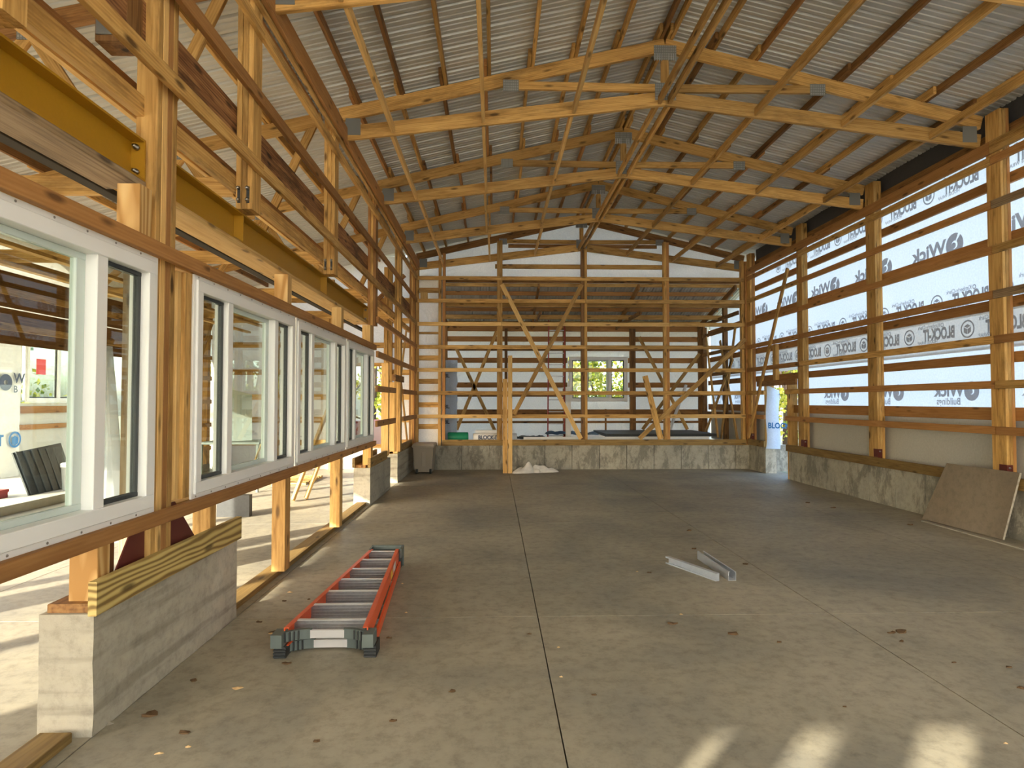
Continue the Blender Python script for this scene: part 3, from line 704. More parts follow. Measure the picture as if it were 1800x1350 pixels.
# eave girder (double) and members on the far side of the posts
for a, b_ in ((-2.2, 6.95), (6.955, 13.55)):
    box('eave_girder', XL+.001, XL+.04, a, b_, 4.40, 4.58, W, wlft); box('eave_girder', XL+.043, XL+.08, a, b_, 4.42, 4.60, WH, wlft)
    box('strand_header', XL-.165, XL-.122, a, b_, 3.38, 3.64, WO, wlft)
    box('outer_girt', XL-.165, XL-.122, a, b_, 3.02, 3.13, W, wlft)
    box('outer_girt', XL-.36, XL-.32, a, b_, 3.24, 3.34, WH, wlft)
    box('outer_girt', XL-.50, XL-.46, a, b_, 3.24, 3.30, WL, wlft)
box('truss_heel', XL-.28, XL-.12, 3.12, 3.26, 3.33, 3.62, WD, wlft); box('nail_plate', XL-.27, XL-.13, 3.112, 3.118, 3.36, 3.60, PLT, wlft)

for X, z, m in ((-2.72, 2.95, plain('dark lath', (.05, .042, .032), .9, 0, .2)), (-3.35, 3.0, W), (-3.95, 3.0, WL), (-4.7, 3.0, W), (-5.4, 3.0, WL)):  # first lath much darker than the others
    for a, b_ in ((-2.2, 4.66), (4.663, 9.24), (9.243, 13.6)): box('ceiling_lath', X-.045, X+.045, a, b_, z, z+.04, m, wlft)

# ------------------------------------------------------------------ steel beams
def ibeam(y0, y1, label, plates):
    b = empty('steel_beam', (-1.92, (y0+y1)/2, 2.62)); tag(b, label, 'steel beam', 'ochre steel beams over the left windows')
    X0, X1 = -2.0, -1.855; z0, z1 = 2.665, 2.885
    box('top_flange', X0, X1, y0, y1, z1-.012, z1, YEL, b); box('bottom_flange', X0, X1, y0, y1, z0, z0+.012, YEL, b)
    box('web', -1.932, -1.924, y0, y1, z0+.012, z1-.012, YEL, b)
    for y in plates: box('stiffener', -1.924, X1+.001, y-.005, y+.005, z0+.012, z1-.012, YEL, b)
    for y in (y0+.006, y1-.006):
        box('end_plate', X0, X1, y-.006, y+.006, z0, z1, YEL, b)
    for z in (z0+.045, z1-.045):
        for y, s in ((y1-.02, -1),): lathe('bolt', [(.016, 0), (.016, .014), (.009, .016), (.009, .035)], BLT, b, (-1.89, y, z), (0, -1, 0), 10)
    c = box('packing_plank', X0-.06, X1+.003, y0, y1, 2.625, z0-.001, WG if y0 < 2 else WL, b)
    return b
ibeam(-1.2, 3.28, 'nearest ochre painted steel beam on a grey plank, ending at the bolted column', (2.25, .05))
ibeam(3.50, 9.02, 'long ochre painted steel beam above the three farther windows', (4.55, 6.8))

# ------------------------------------------------------------------ side room: outer wall, wing and porch seen through the windows
wo = struct('wall_outer', (XO, 6, 0))
for y0, y1 in ((-3.0, 6.9), (10.95, 13.6)):
    stem(wo, XO-.2, XO, y0, y1, .16, PIER, 'y', 1.2, None)
for y in (-2.2, .1, 2.37, 4.66, 6.95, 10.98, 12.2, 13.5): box('post', XO-.12, XO, y-.07, y+.07, .16, ztop(XO)-.15, W, wo)
for z in (2.45, 2.9, 3.3): box('girt', XO+.001, XO+.04, -3, 13.55, z-.045, z+.045, W, wo)
for z in (2.36, 2.60, 2.84, 3.08): box('header_board', XO-.16, XO-.125, 6.9, 11.05, z-.11, z+.11, WD, wo)
for z in (2.36, 2.60): box('header_board', XO-.21, XO-.175, -1.0, 6.85, z-.10, z+.10, WD, wo)
flat_wrap('house_wrap', XO-.23, -3.0, 13.6, 2.35, ztop(XO)+.1, WRAPC, wo)
for z in (.5, 1.0, 1.5, 2.0): box('girt', XO+.001, XO+.04, 10.95, 13.55, z-.045, z+.045, W, wo)
flat_wrap('house_wrap', XO-.15, 10.95, 13.6, .16, 2.36, WRAPC, wo, nu=20)
flat_wrap('house_wrap', XO-.15, -3.0, -1.6, .16, 2.36, WRAPC, wo, nu=10)
flat_wrap('house_wrap', XO-.15, 1.2, 1.9, .16, 2.36, WRAPC, wo, nu=6)
member('diagonal_brace', (XO+.06, 11.1, 3.2), (XO+.06, 13.3, .3), .03, .09, W, wo); member('diagonal_brace', (XO+.09, 13.4, 3.2), (XO+.09, 11.6, .3), .03, .09, W, wo)
# back wall of the side room
ws = struct('wall_side_back', (-4, 13.7, 0))
flat = lambda x0, x1, z0, z1, nu, nv: sheet('house_wrap', lambda u, v: (x0+(x1-x0)*u, 13.8+.03*noise.noise(Vector(((x0+(x1-x0)*u)*2, (z0+(z1-z0)*v)*3, 9))), z0+(z1-z0)*v), nu, nv, WRAPC, ws)
flat(-6.3, -3.55, 0, 4.3, 30, 40); flat(-3.55, -2.42, 2.32, 4.7, 12, 24); flat(-2.42, -1.75, 0, 4.75, 8, 40); flat(-3.55, -2.42, 0, .5, 10, 4)
for z in (.6, 1.1, 1.6, 2.15, 2.75, 3.3, 3.75):
    for a, b_ in (((-6.1, -3.6), (-2.4, -1.9)) if z < 2.3 else ((-6.1, -1.9),)): box('girt', a, b_, 13.68, 13.72, z-.06, z+.06, random.choice([W, WL]), ws)
for x in (-5.9, -4.8, -3.6, -2.4, -2.32): box('post', x-.05, x+.05, 13.58, 13.68, 0, ztop(x)-.2, W, ws)
box('window_girt', -3.6, -2.4, 13.68, 13.74, 2.28, 2.36, W, ws); box('window_girt', -3.6, -2.4, 13.68, 13.74, .48, .56, W, ws)
member('web', (-3.2, 13.6, 3.2), (-2.0, 13.6, 4.3), .04, .09, WD, ws)
# wing beyond the porch, exterior wrap face
ww = struct('wall_wing', (-9.2, 7, 0))
XWg = -9.2
box('porch_slab', -9.3, -6.45, 5.0, 14.8, -.05, .12, concrete('porch concrete', (.62, .58, .48), (.55, .5, .4), (.45, .42, .34), 1, .4), ww)
def wing(y0, y1, z0, z1, mat=WRAPL): flat_wrap('house_wrap', XWg, y0, y1, z0, z1, mat, ww, amp=.015, nu=24, nv=8)
wing(11.5, 14.8, .12, 1.47); wing(11.5, 12.2, 1.47, 4.2); wing(14.1, 14.8, 1.47, 4.2); wing(12.2, 14.1, 3.40, 4.2)
for z, h in ((1.34, .14), (1.0, .10), (3.55, .16), (3.85, .10)): box('outer_girt', XWg+.02, XWg+.06, 12.1, 14.7, z-h/2, z+h/2, WH, ww)
for y in (14.2, 14.4): box('post', XWg+.02, XWg+.12, y-.06, y+.06, .12, 3.9, WL, ww)
window(6, 'y', XWg+.06, 12.22, 14.08, 1.48, 2.95, (.5, .5)); window(7, 'y', XWg+.06, 12.22, 14.08, 3.0, 3.38, (1.,))
for y, z, m, q, nm in ((12.6, 2.20, RTAG, .26, 'sticker'), (13.65, 2.20, RTAG, .26, 'sticker'), (12.95, 2.66, YTAG, .14, 'sticker'), (13.3, 2.66, YTAG, .12, 'sticker')):
    box(nm, XWg+.075, XWg+.078, y-q/2, y+q/2, z-q*.6, z+q*.6, m, ww)
mesh_obj('porch_shade_roof', [(x, y, z) for x, zz in ((-9.6, 3.98), (-6.45, 3.72)) for y in (9.0, 14.8) for z in (zz, zz+.03)], BF, WD, ww)  # roof added over the porch to shade the wrap
for y in (9.1, 10.6, 12.1, 13.6): member('porch_shade_rafter', (-9.6, y, 3.90), (-6.45, y, 3.64), .04, .13, WD, ww)
# wrapped corner column with lettering, read the right way round
wc = empty('wrapped_column', (-8.95, 11.4, .12)); tag(wc, 'porch column wrapped in white house wrap, seen through the nearest window', 'column')
mesh_obj('post_core', [(x, y, z) for x in (-9.15, -8.95) for y in (11.2, 11.7) for z in (.12, 3.85)], BF, W, wc)
sheet('wrap_skin', lambda u, v: (-8.90+.02*noise.noise(Vector((u*6, v*20, 0))), 11.12+.66*u, .12+3.4*v), 8, 40, WPL, wc)
sheet('wrap_skin', lambda u, v: (-9.2+.30*u, 11.12+.01*noise.noise(Vector((u*6, v*20, 0))), .12+3.4*v), 4, 40, WPL, wc)
def stampL(me, X, y, z, parent):     # wall seen from larger X (viewer looks -X): right = +Y
    o = bpy.data.objects.new('printed_mark', me); link(o, parent)
    M = Matrix(((0, 0, 1), (1, 0, 0), (0, 1, 0))).to_4x4()
    o.matrix_basis = Matrix.Translation(Vector((X, y, z))-wl(parent)) @ M @ Matrix.Scale(1.5, 4); return o
WK2 = wick(INKD); BK2 = block(INK)
logo = join_flat([(ring(.03, .10), 0, 0), (text_mesh('W', .17, .004), .12, -.0), (text_mesh('B', .12, .002), .12, -.12)], INKD)
logob = join_flat([(ring(.075, .10), 0, 0), (polyf([(-.05, -.05), (.0, -.07), (.05, -.05), (.05, .02), (0, .05), (-.05, .02)]), 0, 0), (text_mesh('IT', .18, .006, .8), -.30, -.06)], INK)
stampL(logo, -8.86, 11.38, 1.85, wc); stampL(logob, -8.86, 11.62, .80, wc); stampL(logob, -8.86, 11.60, 3.05, wc)
# things in the side room and on the porch
def quad_panel(name, pts, t, mat, label, cat, group=None, parent=None):
    p = [Vector(q) for q in pts]; nrm = (p[1]-p[0]).cross(p[3]-p[0]).normalized()*t
    vs = p+[q+nrm for q in p]
    o = mesh_obj(name, vs, [(3, 2, 1, 0), (4, 5, 6, 7), (0, 1, 5, 4), (1, 2, 6, 5), (2, 3, 7, 6), (3, 0, 4, 7)], mat, parent, loc=p[0])
    if label: tag(o, label, cat, group)
    return o
bp_ = empty('ribbed_panel', (-6.9, 9.7, .12)); tag(bp_, 'dark ribbed panel leaning below the wing window, seen through the nearest window', 'panel')
quad_panel('panel_sheet', [(-6.85, 9.25, .12), (-6.85, 10.25, .12), (-7.1, 10.25, .82), (-7.1, 9.25, .74)], .02, BLK, None, None, None, bp_)
for k in range(7): member('panel_rib', (-6.83, 9.30+k*.15, .13), (-7.07, 9.30+k*.15, .76), .03, .02, GASK, bp_)
def bucket(loc, label, r=.2, h=.38, m=WPL):
    b = empty('bucket', loc); tag(b, label, 'bucket')
    lathe('shell', [(r*.8, 0), (r, h), (r*1.06, h), (r*1.06, h+.02), (r*.97, h+.02), (r*.78, .03)], m, b, loc); lathe('lid', [(r*1.07, 0), (r*1.07, .03), (r*.9, .045)], m, b, (loc[0], loc[1], loc[2]+h+.02)); return b
bucket((-6.66, 9.86, .12), 'white lidded bucket on the porch slab, seen through the nearest window', .12, .36)
rb = empty('toolbox', (-7.2, 9.0, .12)); tag(rb, 'small red toolbox on the sunlit porch slab', 'toolbox')
box('box_body', -7.40, -7.02, 8.9, 9.1, .12, .20, REDP, rb); lid = box('box_lid', -7.41, -7.01, 8.89, 9.11, .2, .24, REDP, rb); box('handle', -7.3, -7.12, 8.99, 9.01, .24, .27, BLK, lid)
# hanging plastic sheet
def drape(u, v):
    z = .25+1.75*v; r = .22*(1-v)+.02; a = PI*(1.15*u-.2)
    return (-3.50+.5*r*math.cos(a)+.03*math.sin(u*14+v*3), 5.62+r*1.1*math.sin(a)+.02*math.sin(u*21), z)
tag(sheet('plastic_sheet', drape, 36, 16, FILM), 'grey translucent plastic sheet hanging behind the nearest window', 'plastic sheet')
sp = empty('side_stud', (-2.96, 5.09, 0)); tag(sp, 'lone grey wooden post behind the right pane of the nearest window', 'post')
box('stud', -3.02, -2.91, 5.05, 5.13, 0, 3.0, WG, sp)
mp_ = quad_panel('green_panel', [(-4.5, 10.5, .83), (-4.2, 10.75, .83), (-4.25, 10.85, 1.62), (-4.55, 10.6, 1.72)], .03, MINT, 'mint green panel board standing on a work table behind the second window', 'panel')
wt = empty('work_table', (-4.4, 10.7, 0)); tag(wt, 'dark work table under the mint green panel in the side room', 'table')
box('table_top', -4.9, -3.9, 10.3, 11.1, .79, .828, GRYP, wt)
for x in (-4.86, -3.94):
    for y in (10.34, 11.06): box('leg', x-.02, x+.02, y-.02, y+.02, 0, .79, GRYP, wt)
br_ = empty('broom', (-3.4, 8.2, 0)); tag(br_, 'black push broom with yellow handle leaning in the side room', 'broom')
member('handle', (-3.4, 8.2, .05), (-3.1, 8.7, 1.35), .022, .022, WT, br_); mesh_obj('bristles', [(x, y, z) for x in (-3.62, -3.2) for y in (8.14, 8.24) for z in (0, .28)], BF, BLK, br_)
for k, (x, y, lb, m) in enumerate(((-2.75, 9.7, 'left pale board of the leaning pair under the fourth window', WL), (-2.6, 9.85, 'right pale board of the leaning pair under the fourth window', WL))):
    b = member('leaning_board', (x-.28, y-.35, .02), (x+.25, y+.3, 1.9), .038, .12, m, None, up=(0, 1, 0)); tag(b, lb, 'board', 'boards leaning in the side room')
for k in range(7):
    o = box('scrap_board', -5.4, -3.4, 11.2+.16*k, 11.32+.16*k, .0, .05, random.choice([WT, WL, W])); tag(o, ['nearest','second','third','fourth','fifth','sixth','farthest'][k]+' of the sunlit boards lying on the side room floor', 'board', 'boards lying on the side room floor')

# ------------------------------------------------------------------ things in the hall
# --- stepladder lying on its back, feet towards the camera
LD = empty('stepladder', (-1.03, 3.82, 0)); tag(LD, 'orange fibreglass stepladder lying closed on the concrete floor', 'ladder')
FY, TY = 3.70, 5.60
cx = lambda y: -.992
hw = lambda y: .236-.061*(y-3.8)
for s in (-1, 1):
    p0 = Vector((cx(FY)+s*hw(FY), FY-.02, .122)); p1 = Vector((cx(TY)+s*hw(TY), TY, .122))
    rail = member('front_rail', p0, p1, .006, .095, ORG, LD)
    for z in (.172, .072): member('rail_flange', p0+Vector((-s*.0125, 0, z-.122)), p1+Vector((-s*.0125, 0, z-.122)), .028, .005, ORG, rail)
    q0 = Vector((cx(FY)+s*(hw(FY)+.022), FY+.03, .036)); q1 = Vector((cx(TY)+s*(hw(TY)+.012), TY, .036))
    member('rear_rail', q0, q1, .016, .062, ORG, LD)
for k in range(7):
    y = 3.83+k*.285; h = hw(y)-.004
    st = member('step', (cx(y)-h, y, .122), (cx(y)+h, y, .122), .010, .075, ALU, LD)
    member('step_lip', (cx(y)-h, y-.010, .171), (cx(y)+h, y-.010, .171), .028, .005, ALUB, st); member('step_lip', (cx(y)-h, y-.010, .083), (cx(y)+h, y-.010, .083), .024, .004, ALU, st)  # upper lip in brighter metal, its lit edge put into the colour
    for q in range(3): member('step_ridge', (cx(y)-h+.01, y-.0085, .102+q*.02), (cx(y)+h-.01, y-.0085, .102+q*.02), .006, .006, ALU, st)
for k in (0, 1, 2, 4):
    y = 3.86+k*.287; h = hw(y)+.01
    member('rear_brace', (cx(y)-h, y, .04), (cx(y)+h, y, .04), .02, .03, ALUB, LD)
for y in (4.14, 4.43):
    for s in (-1, 1): member('spreader', (cx(y)+s*(hw(y)-.01), y-.02, .15), (cx(y)+s*(hw(y)-.10), y+.10, .09), .004, .02, ALUB, LD)
for (zz, yy) in ((.125, 3.68), (.04, 3.755)):
    for s in (-1, 1):
        pts = []
        for i in range(9):
            t = i/8; pts.append((cx(FY)+s*(.275-.18*t), yy-.05+.08*math.sin(t*PI/2)))
        vs = []; fs = []
        for (x, yv) in pts: vs += [(x, yv, zz-.028), (x, yv, zz+.028), (x, yv+.028, zz+.028), (x, yv+.028, zz-.028)]
        for i in range(8):
            for j in range(4): fs.append((4*i+j, 4*i+(j+1) % 4, 4*i+4+(j+1) % 4, 4*i+4+j))
        fs += [(3, 2, 1, 0), (32, 33, 34, 35)]
        fb = mesh_obj('foot_brace', vs, fs, GRYP, LD)
        for i in (2, 3, 4, 5): box('brace_rib', pts[i][0]-.004, pts[i][0]+.004, pts[i][1]-.012, pts[i][1], zz-.026, zz+.026, BLK, fb)
    box('foot_bar', cx(FY)-.10, cx(FY)+.10, yy+.028, yy+.045, zz-.024, zz+.022, ALUB, LD)
for s in (-1, 1):
    x = cx(FY)+s*.262
    pad = mesh_obj('foot_pad', [(a, b_, c) for a in (x-.034, x+.034) for b_ in (3.665, 3.79) for c in (.002, .075)], BF, BLK, LD)
    mesh_obj('foot_pad', [(a, b_, c) for a in (x-.036, x+.028) for b_ in (3.61, 3.72) for c in (.08, .155)], BF, GRYP, LD)
    for k in range(4): box('tread', x-.036, x+.036, 3.655, 3.666, .008+k*.018, .018+k*.018, BLK, pad)
cap = mesh_obj('top_cap', [(cx(TY)+.012+sx*.135, TY-.02+dy, z) for sx in (-1, 1) for dy in (0, .11) for z in (.005, .15)], BF, BLK, LD)
for a in (cap,):
    box('cap_rim', cx(TY)+.012-.145, cx(TY)+.012+.145, TY+.09, TY+.12, .0, .185, GRYP, cap); box('cap_rim', cx(TY)-.133, cx(TY)-.118, TY-.03, TY+.1, .10, .18, GRYP, cap); box('cap_rim', cx(TY)+.142, cx(TY)+.157, TY-.03, TY+.1, .10, .18, GRYP, cap)
for (y, z, m, a) in ((5.2, .122, WPL, .16), (4.98, .122, plain('yellow label', (.8, .5, .05), .5), .11)):
    x = cx(y)+hw(y)+.0035; mesh_obj('sticker', [(x+dx-.061*dy, y+dy, z+dz) for dx in (0, .002) for dy in (-a/2, a/2) for dz in (-.028, .028)], BF, m, LD)

# --- two galvanised channels
def channel(p0, p1, wdt, h, label, roll, name='steel_channel'):
    p0 = Vector(p0); p1 = Vector(p1); L = (p1-p0).length; t = .003
    sec = [(-wdt/2, 0), (wdt/2, 0), (wdt/2, h), (wdt/2-.012, h), (wdt/2-.012, h-t), (wdt/2-t, h-t), (wdt/2-t, t), (-wdt/2+t, t), (-wdt/2+t, h-t), (-wdt/2+.012, h-t), (-wdt/2+.012, h), (-wdt/2, h)]
    n = len(sec); R = Matrix.Rotation(roll, 2)
    sec = [tuple(R @ Vector(q)) for q in sec]; mn = min(q[1] for q in sec); sec = [(a, b_-mn) for a, b_ in sec]
    x = (p1-p0).normalized(); yv = Vector((0, 0, 1)).cross(x)
    vs = [p0+yv*a+Vector((0, 0, b_)) for a, b_ in sec]+[p1+yv*a+Vector((0, 0, b_)) for a, b_ in sec]
    fs = [(i, (i+1) % n, n+(i+1) % n, n+i) for i in range(n)]
    # end caps as open metal edge strips
    fs += [(0, 1, 6, 7), (1, 2, 5, 6), (2, 3, 4, 5), (0, 7, 8, 11), (8, 9, 10, 11)]; fs += [tuple(n+i for i in f) for f in fs[n:n+5]]
    o = mesh_obj(name, vs, fs, GAL, None, loc=p0); tag(o, label, 'metal channel'); return o
channel((1.62, 5.72, 0), (1.88, 5.14, 0), .065, .04, 'bright galvanised steel channel lying on its side, open towards the ladder', PI/2)
channel((1.965, 5.86, 0), (1.99, 5.14, 0), .065, .075, 'shadowed grey steel channel meeting the bright one at its near end', 0)

# --- leaning panel, right
lp = quad_panel('concrete_board', [(5.47, 7.74, .002), (5.52, 6.55, .002), (5.597, 6.40, .74), (5.59, 7.45, .74)][::-1], -.022, SLABN, 'brown square concrete board leaning against the right knee wall', 'board')
lp.data.materials.append(PIER); [setattr(p, 'material_index', 1) for p in lp.data.polygons if abs(p.normal.x) < .5]
tag(box('packing_strip', 5.34, 5.40, 5.6, 7.6, 0, .012, PIER), 'thin grey strip on the floor before the brown leaning board', 'strip')

# --- tote / wheeled bin in the far left corner
tb = empty('storage_bin', (-1.42, 13.2, 0)); tag(tb, 'tall taupe plastic wheeled bin in the far left corner', 'bin')
X0, X1, Y0b, Y1b = -1.70, -1.28, 12.85, 13.45
def tub(name, z0, z1, s0, s1, mat):
    cxx, cyy = (X0+X1)/2, (Y0b+Y1b)/2; hx, hy = (X1-X0)/2, (Y1b-Y0b)/2
    vs = [(cxx+sx*hx*s, cyy+sy*hy*s, z) for s, z in ((s0, z0), (s1, z1)) for sx, sy in ((-1, -1), (1, -1), (1, 1), (-1, 1))]
    mesh_obj(name, vs, [(3, 2, 1, 0), (4, 5, 6, 7), (0, 1, 5, 4), (1, 2, 6, 5), (2, 3, 7, 6), (3, 0, 4, 7)], mat, tb)
tub('bin_body', .03, .54, .82, .98, TAN); tub('bin_rim', .54, .585, 1.08, 1.10, TAN); tub('bin_lid', .587, .62, 1.10, 1.02, TAN)
for x in (-1.64, -1.36): lathe('wheel', [(.05, 0), (.05, .04)], BLK, tb, (x, Y0b+.02, .05), (1, 0, 0), 14)
box('bin_rib', -1.52, -1.44, Y0b+.008, Y0b+.03, .15, .45, TAN, tb)

# --- two loose studs standing in front of the back girts
box('standing_stud', .275, .365, 12.90, 12.94, 0, 2.47, WL)['label'] = ''
o = C.objects['standing_stud']; tag(o, 'taller of the two pale studs standing upright before the end wall', 'stud', 'studs standing on the floor')
o = box('standing_stud', .165, .265, 12.92, 12.96, 0, 1.98, W); tag(o, 'shorter stud standing close beside the taller one', 'stud', 'studs standing on the floor')
o = member('leaning_plank', (3.32, 13.50, 2.07), (3.66, 13.50, .67), .02, .12, W); tag(o, 'short wide plank leaning on the right half of the end wall girts', 'plank')
# --- cloth heap
def heap(u, v):
    a = 2*PI*u; r = v; e = .35+.2*math.sin(2*a+.4)+.07*math.sin(5*a)
    x = .80+e*r*math.cos(a)*1.0; y = 13.0+e*r*math.sin(a)*.45
    z = .005+.11*(1-r)**.5+.16*abs(noise.noise(Vector((x*5, y*6, 0))))*(1-r)*1.5
    return (x, y, z)
tag(sheet('cloth', heap, 72, 22, CLO), 'crumpled off-white cloth lying at the foot of the standing studs', 'cloth')

# ------------------------------------------------------------------ things in the back room (on its raised floor)
def ladder2(p, label):
    t = empty('extension_ladder', p); tag(t, label, 'ladder')
    x0, y0, z0 = p
    for s in (-.21, .21): member('ladder_rail', (x0+s, y0, z0), (x0+s+.08, y0+.55, z0+3.2), .03, .07, PINK, t)
    for k in range(10):
        f = (k+.6)/10.5; member('rung', (x0-.2+.08*f, y0+.55*f, z0+3.2*f), (x0+.2+.08*f, y0+.55*f, z0+3.2*f), .025, .025, ALU, t)
    return t
ladder2((1.55, 15.6, .45), 'red extension ladder standing against the back room wall')
pp = empty('white_post', (1.75, 14.6, .45)); tag(pp, 'white painted post standing before the red ladder', 'post')
box('post_shaft', 1.68, 1.80, 14.55, 14.62, .45, 1.85, WPL, pp)
lathe('insulation_roll', [(.10, 0), (.11, .02), (.11, .44), (.10, .46)], GRN, None, (-1.06, 13.9, .70), (1, .1, 0), 18)
tag(C.objects['insulation_roll'], 'green roll lying at the left end of the knee wall', 'roll')
rl = empty('wrap_roll', (-.3, 14.0, .6)); tag(rl, 'white printed roll of house wrap on the knee wall behind the left post', 'roll')
lathe('roll_body', [(.06, 0), (.12, .004), (.12, 1.0), (.06, 1.004)], WPL, rl, (-.50, 14.05, .66), (1, 0, 0), 18)
o = bpy.data.objects.new('printed_mark', text_mesh('BLOCK-IT', .12, .005, .9, INKD)); link(o, rl); o.matrix_basis = Matrix.Translation(Vector((-.38, 13.925, .65))-wl(rl)) @ Matrix.Rotation(PI/2, 4, 'X')
o = mesh_obj('folded_film', [(x, y, z) for x in (-.45, .45) for y in (14.2, 14.4) for z in (.66, .84)], BF, WPL); tag(o, 'folded white film stacked behind the printed roll', 'plastic sheet')
o = sheet('white_strip', lambda u, v: (-1.0+1.4*u, 13.765+.04*v, .57+.02*noise.noise(Vector((u*9, v*3, 0)))), 30, 3, WPL); tag(o, 'white strip of film lying along the knee wall top', 'plastic sheet')
o = sheet('dark_tarp', lambda u, v: (.30+.9*u, 14.45+.9*v, .62+.10*abs(noise.noise(Vector((u*5, v*4, 2))))), 20, 10, BLK); tag(o, 'black tarp heaped in the back room by the standing studs', 'tarp')
o = sheet('blue_tarp', lambda u, v: (1.25+1.25*u, 14.75+.7*v, .70+.12*abs(noise.noise(Vector((u*5, v*4, 8))))), 20, 10, BLU); tag(o, 'dark blue tarp heaped around the white post', 'tarp')
o = mesh_obj('white_board', [(x, y, z) for x in (.65, 4.9) for y in (13.95, 14.0) for z in (.50, .70)], BF, WPL); tag(o, 'long white board edge lying behind the knee wall', 'board')
o = mesh_obj('black_sheet', [(x, y, z) for x in (2.6, 5.2) for y in (14.3, 16.2) for z in (.68, .75)], BF, BLK); tag(o, 'flat black sheet stack in the right half of the back room', 'sheet stack')
o = member('leaning_pipe', (4.55, 16.28, .46), (5.15, 16.42, 1.95), .06, .06, WPL); tag(o, 'white trim board leaning in the right corner of the back room', 'board')
wbk = empty('wrapped_bundle', (-1.1, 14.3, .5)); tag(wbk, 'bluish wrapped column at the left edge of the back room', 'column')
mesh_obj('bundle_core', [(x, y, z) for x in (-1.14, -.96) for y in (14.1, 14.3) for z in (.45, 2.4)], BF, W, wbk)
sheet('wrap_skin', lambda u, v: (-1.20+.34*u+.03*noise.noise(Vector((u*4, v*14, 0))), 14.06-.02*noise.noise(Vector((u*4, v*14, 5))), .5+1.95*v), 8, 40, WRB, wbk)
for z in (2.05, 1.35, 1.0):
    o = bpy.data.objects.new('printed_mark', text_mesh('BL', .11, .004, 1, INKD)); link(o, wbk); o.matrix_basis = Matrix.Translation(Vector((-1.15, 14.02, z))-wl(wbk)) @ Matrix.Rotation(PI/2, 4, 'X')

# ------------------------------------------------------------------ unseen end wall behind the camera, openings shaped for the light
we = struct('wall_front', (2, -3, 0))
def frontseg(x0, x1, z0, z1): mesh_obj('house_wrap', [(x0, -3.05, z0), (x1, -3.05, z0), (x1, -3.05, z1), (x0, -3.05, z1)], [(0, 1, 2, 3)], WRAP, we)
frontseg(-6.7, 6.0, 2.6, 5.9); frontseg(4.2, 6.0, 0, 2.6); frontseg(-6.7, 1.3, 0, 2.20); frontseg(-6.7, 1.3, 2.42, 2.6)
xs = [-6.7, -4.00, -3.93, -3.60, -3.42, -3.05, -2.68, 1.3]  # unseen slits added to throw sun spots on the near floor
for k in range(0, 7, 2): frontseg(xs[k], xs[k+1], 2.20, 2.42)
for x in (-6.2, -3.2, -2.6, -1.8, 1.3, 4.2, 5.8): box('post', x-.06, x+.06, -3.0, -2.88, 0, 4.5, W, we)

# ------------------------------------------------------------------ trees outside
def blob_tree(loc, h, r, seed, nleaf, label, group):
    rnd = random.Random(seed); t = empty('tree', loc); tag(t, label, 'tree', group)
    L = Vector(loc)
    lathe('trunk', [(.16, 0), (.12, h*.4), (.07, h*.8), (.02, h)], BARK, t, loc, (0.03, 0.02, 1), 8)
    vs = []; fs = []
    cl = [(Vector((rnd.uniform(-r, r), rnd.uniform(-r, r), rnd.uniform(h*.12, h))), rnd.uniform(.35, .8)) for _ in range(26)]
    for k in range(nleaf):
        c, q = rnd.choice(cl); p = L+c+Vector((rnd.gauss(0, q*.55), rnd.gauss(0, q*.55), rnd.gauss(0, q*.4)))
        if p.z < .05: continue
        s = rnd.uniform(.05, .10); a = Vector((rnd.gauss(0, 1), rnd.gauss(0, 1), rnd.gauss(0, 1))).normalized()*s; b_ = a.cross(Vector((rnd.gauss(0, 1), rnd.gauss(0, 1), rnd.gauss(0, 1)))).normalized()*s*.7
        n0 = len(vs); vs += [p-a, p+b_, p+a, p-b_]; fs.append((n0, n0+1, n0+2, n0+3))
    f = mesh_obj('foliage', vs, fs, LEAF, t, loc=loc); f['kind'] = 'stuff'
    for k in range(5):
        c, q = rnd.choice(cl); member('branch', L+Vector((0, 0, h*.15*(k+1))), L+c, .05, .05, BARK, t)
    return t
for i, (x, y, h, lb, gp) in enumerate(((2.3, 20.2, 6, 'leafy tree filling the left part of the end room window', 'trees outside the end window'), (5.9, 24.4, 6.5, 'leafy tree filling the right part of the end room window', 'trees outside the end window'), (3.4, 27, 8, 'tall tree farthest behind the end room window', 'trees outside the end window'),
        (9.9, 20.6, 6, 'leafy tree seen through the door opening of the right wall', None), (-4.2, 21.0, 6, 'leafy tree behind the red pickup, left of the left wall end', 'trees behind the side room'), (-8.6, 22.5, 7, 'leafy tree left of the one behind the red pickup', 'trees behind the side room'),
        (-12.6, 11.0, 5.5, 'leafy tree behind the wrapped porch column', 'trees beyond the porch'), (-13.4, 15.6, 6, 'leafy tree right of the wing window', 'trees beyond the porch'), (-15.0, 6.2, 6, 'leafy tree left of the wrapped porch column', 'trees beyond the porch'))):
    blob_tree((x, y, -.12), h, 1.35, 40+i, 4200, lb, gp)
# red pickup seen through the side-room back opening
pk = empty('pickup_truck', (-5.0, 16.6, -.12)); tag(pk, 'red pickup truck parked outside the back opening of the side room', 'truck')
prism('truck_body', [(-6.7, .35), (-6.7, .95), (-5.8, 1.0), (-5.4, 1.5), (-4.5, 1.5), (-4.2, 1.0), (-3.1, 1.0), (-3.1, .35)], 'y', 15.8, 17.3, REDP, pk)
prism('side_window', [(-5.6, 1.03), (-5.35, 1.42), (-4.55, 1.42), (-4.35, 1.03)], 'y', 15.78, 15.8, GASK, pk)
for x in (-6.2, -3.7): lathe('wheel', [(.33, 0), (.33, .2)], TYR, pk, (x, 15.75, .21), (0, 1, 0), 16)

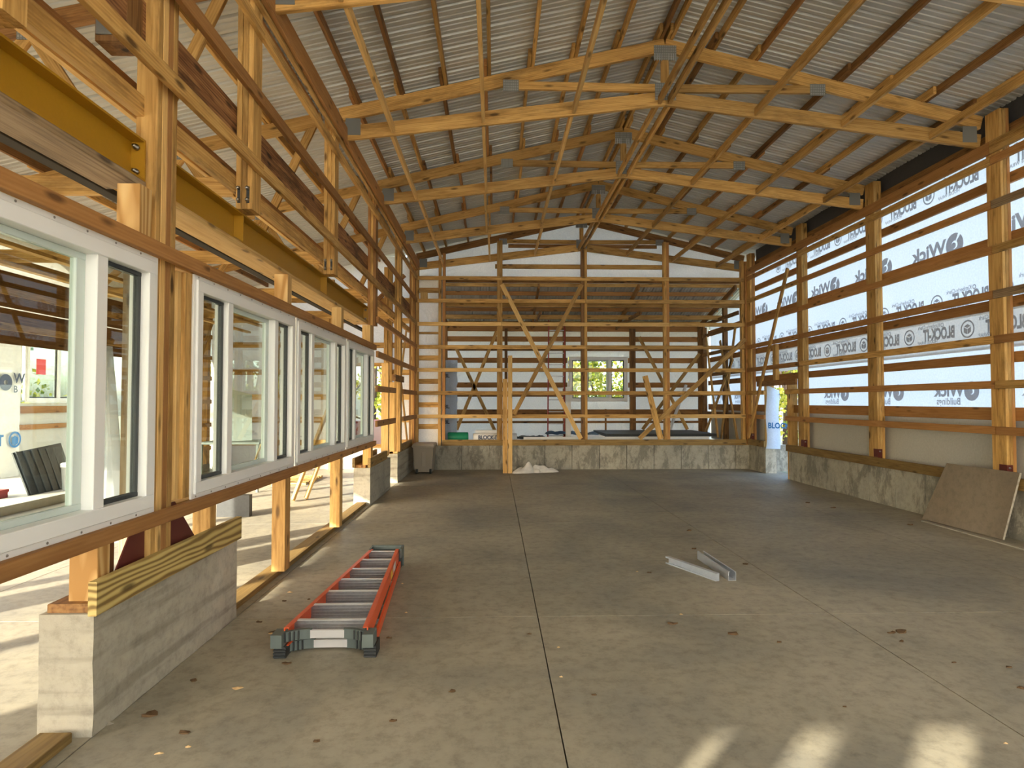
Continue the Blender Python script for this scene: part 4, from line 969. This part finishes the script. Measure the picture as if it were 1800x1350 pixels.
# ------------------------------------------------------------------ litter on the floor
def unp(px_, py_):          # litter is laid where the slab shows it
    R = cam.rotation_euler.to_matrix(); d = R @ Vector(((px_-900)/1080, -(py_-675)/1080, -1)); k = 1.5/-d.z
    return d.x*k, d.y*k
def litter(px_, py_, s, m, name, label, cat, group, flat=False):
    s *= .8
    x, y = unp(px_, py_); rnd = random.Random(px_*7+py_); n = 7; vs = [(x, y, .006+s*.10)]; a0 = rnd.random()*6
    for i in range(n):
        a = a0+2*PI*i/n; r = s*rnd.uniform(.55, 1.1); vs.append((x+r*math.cos(a)*1.3, y+r*math.sin(a)*.8, .002+(rnd.random()*s*.5 if flat else 0)))
    vs += [(v[0], v[1], .001) for v in vs[1:]]
    fs = [(0, 1+i, 1+(i+1) % n) for i in range(n)]+[(1+i, 8+i, 8+(i+1) % n, 1+(i+1) % n) for i in range(n)]
    o = mesh_obj(name, vs, fs, m, None, loc=(x, y, 0)); tag(o, label, cat, group)
G1, G2 = 'brown leaf scraps on the floor', 'pale wood chips on the floor'
for (a, b_, s) in ((505, 1167, .03), (340, 1197, .025), (325, 1288, .03), (265, 1256, .045), (690, 1268, .02), (556, 1303, .02), (795, 1216, .02), (683, 1122, .02), (1183, 1097, .035), (1287, 1115, .035), (1568, 1113, .03), (1585, 1112, .045), (1585, 1128, .02),
        (1677, 1165, .015), (1773, 1173, .02), (1310, 992, .03), (1211, 933, .03), (1220, 965, .03), (1600, 923, .035), (1465, 893, .04), (1420, 884, .03), (500, 1057, .02), (543, 1054, .015), (455, 1094, .02), (480, 1112, .03), (1799, 1210, .03), (1045, 1222, .015), (1370, 1129, .02), (1485, 1243, .012), (930, 1115, .015), (638, 882, .05), (1141, 1007, .02)):
    litter(a, b_, s, LEAFD, 'dry_leaf', 'small dark brown leaf scrap on the concrete floor', 'leaf', G1, True)
for (a, b_, s) in ((417, 1210, .03), (331, 1313, .015), (280, 1325, .02), (509, 1041, .03), (478, 1114, .025), (707, 1026, .012), (714, 1077, .015), (610, 1133, .015), (1768, 1307, .012), (1197, 1080, .015), (1120, 1005, .015), (982, 1138, .012), (987, 1190, .012)):
    litter(a, b_, s, CHIP, 'wood_chip', 'small pale wood chip on the concrete floor', 'wood chip', G2)
litter(188, 1271, .05, PIER, 'pebble', 'rounded lump of concrete at the foot of the near pier', 'stone', None)
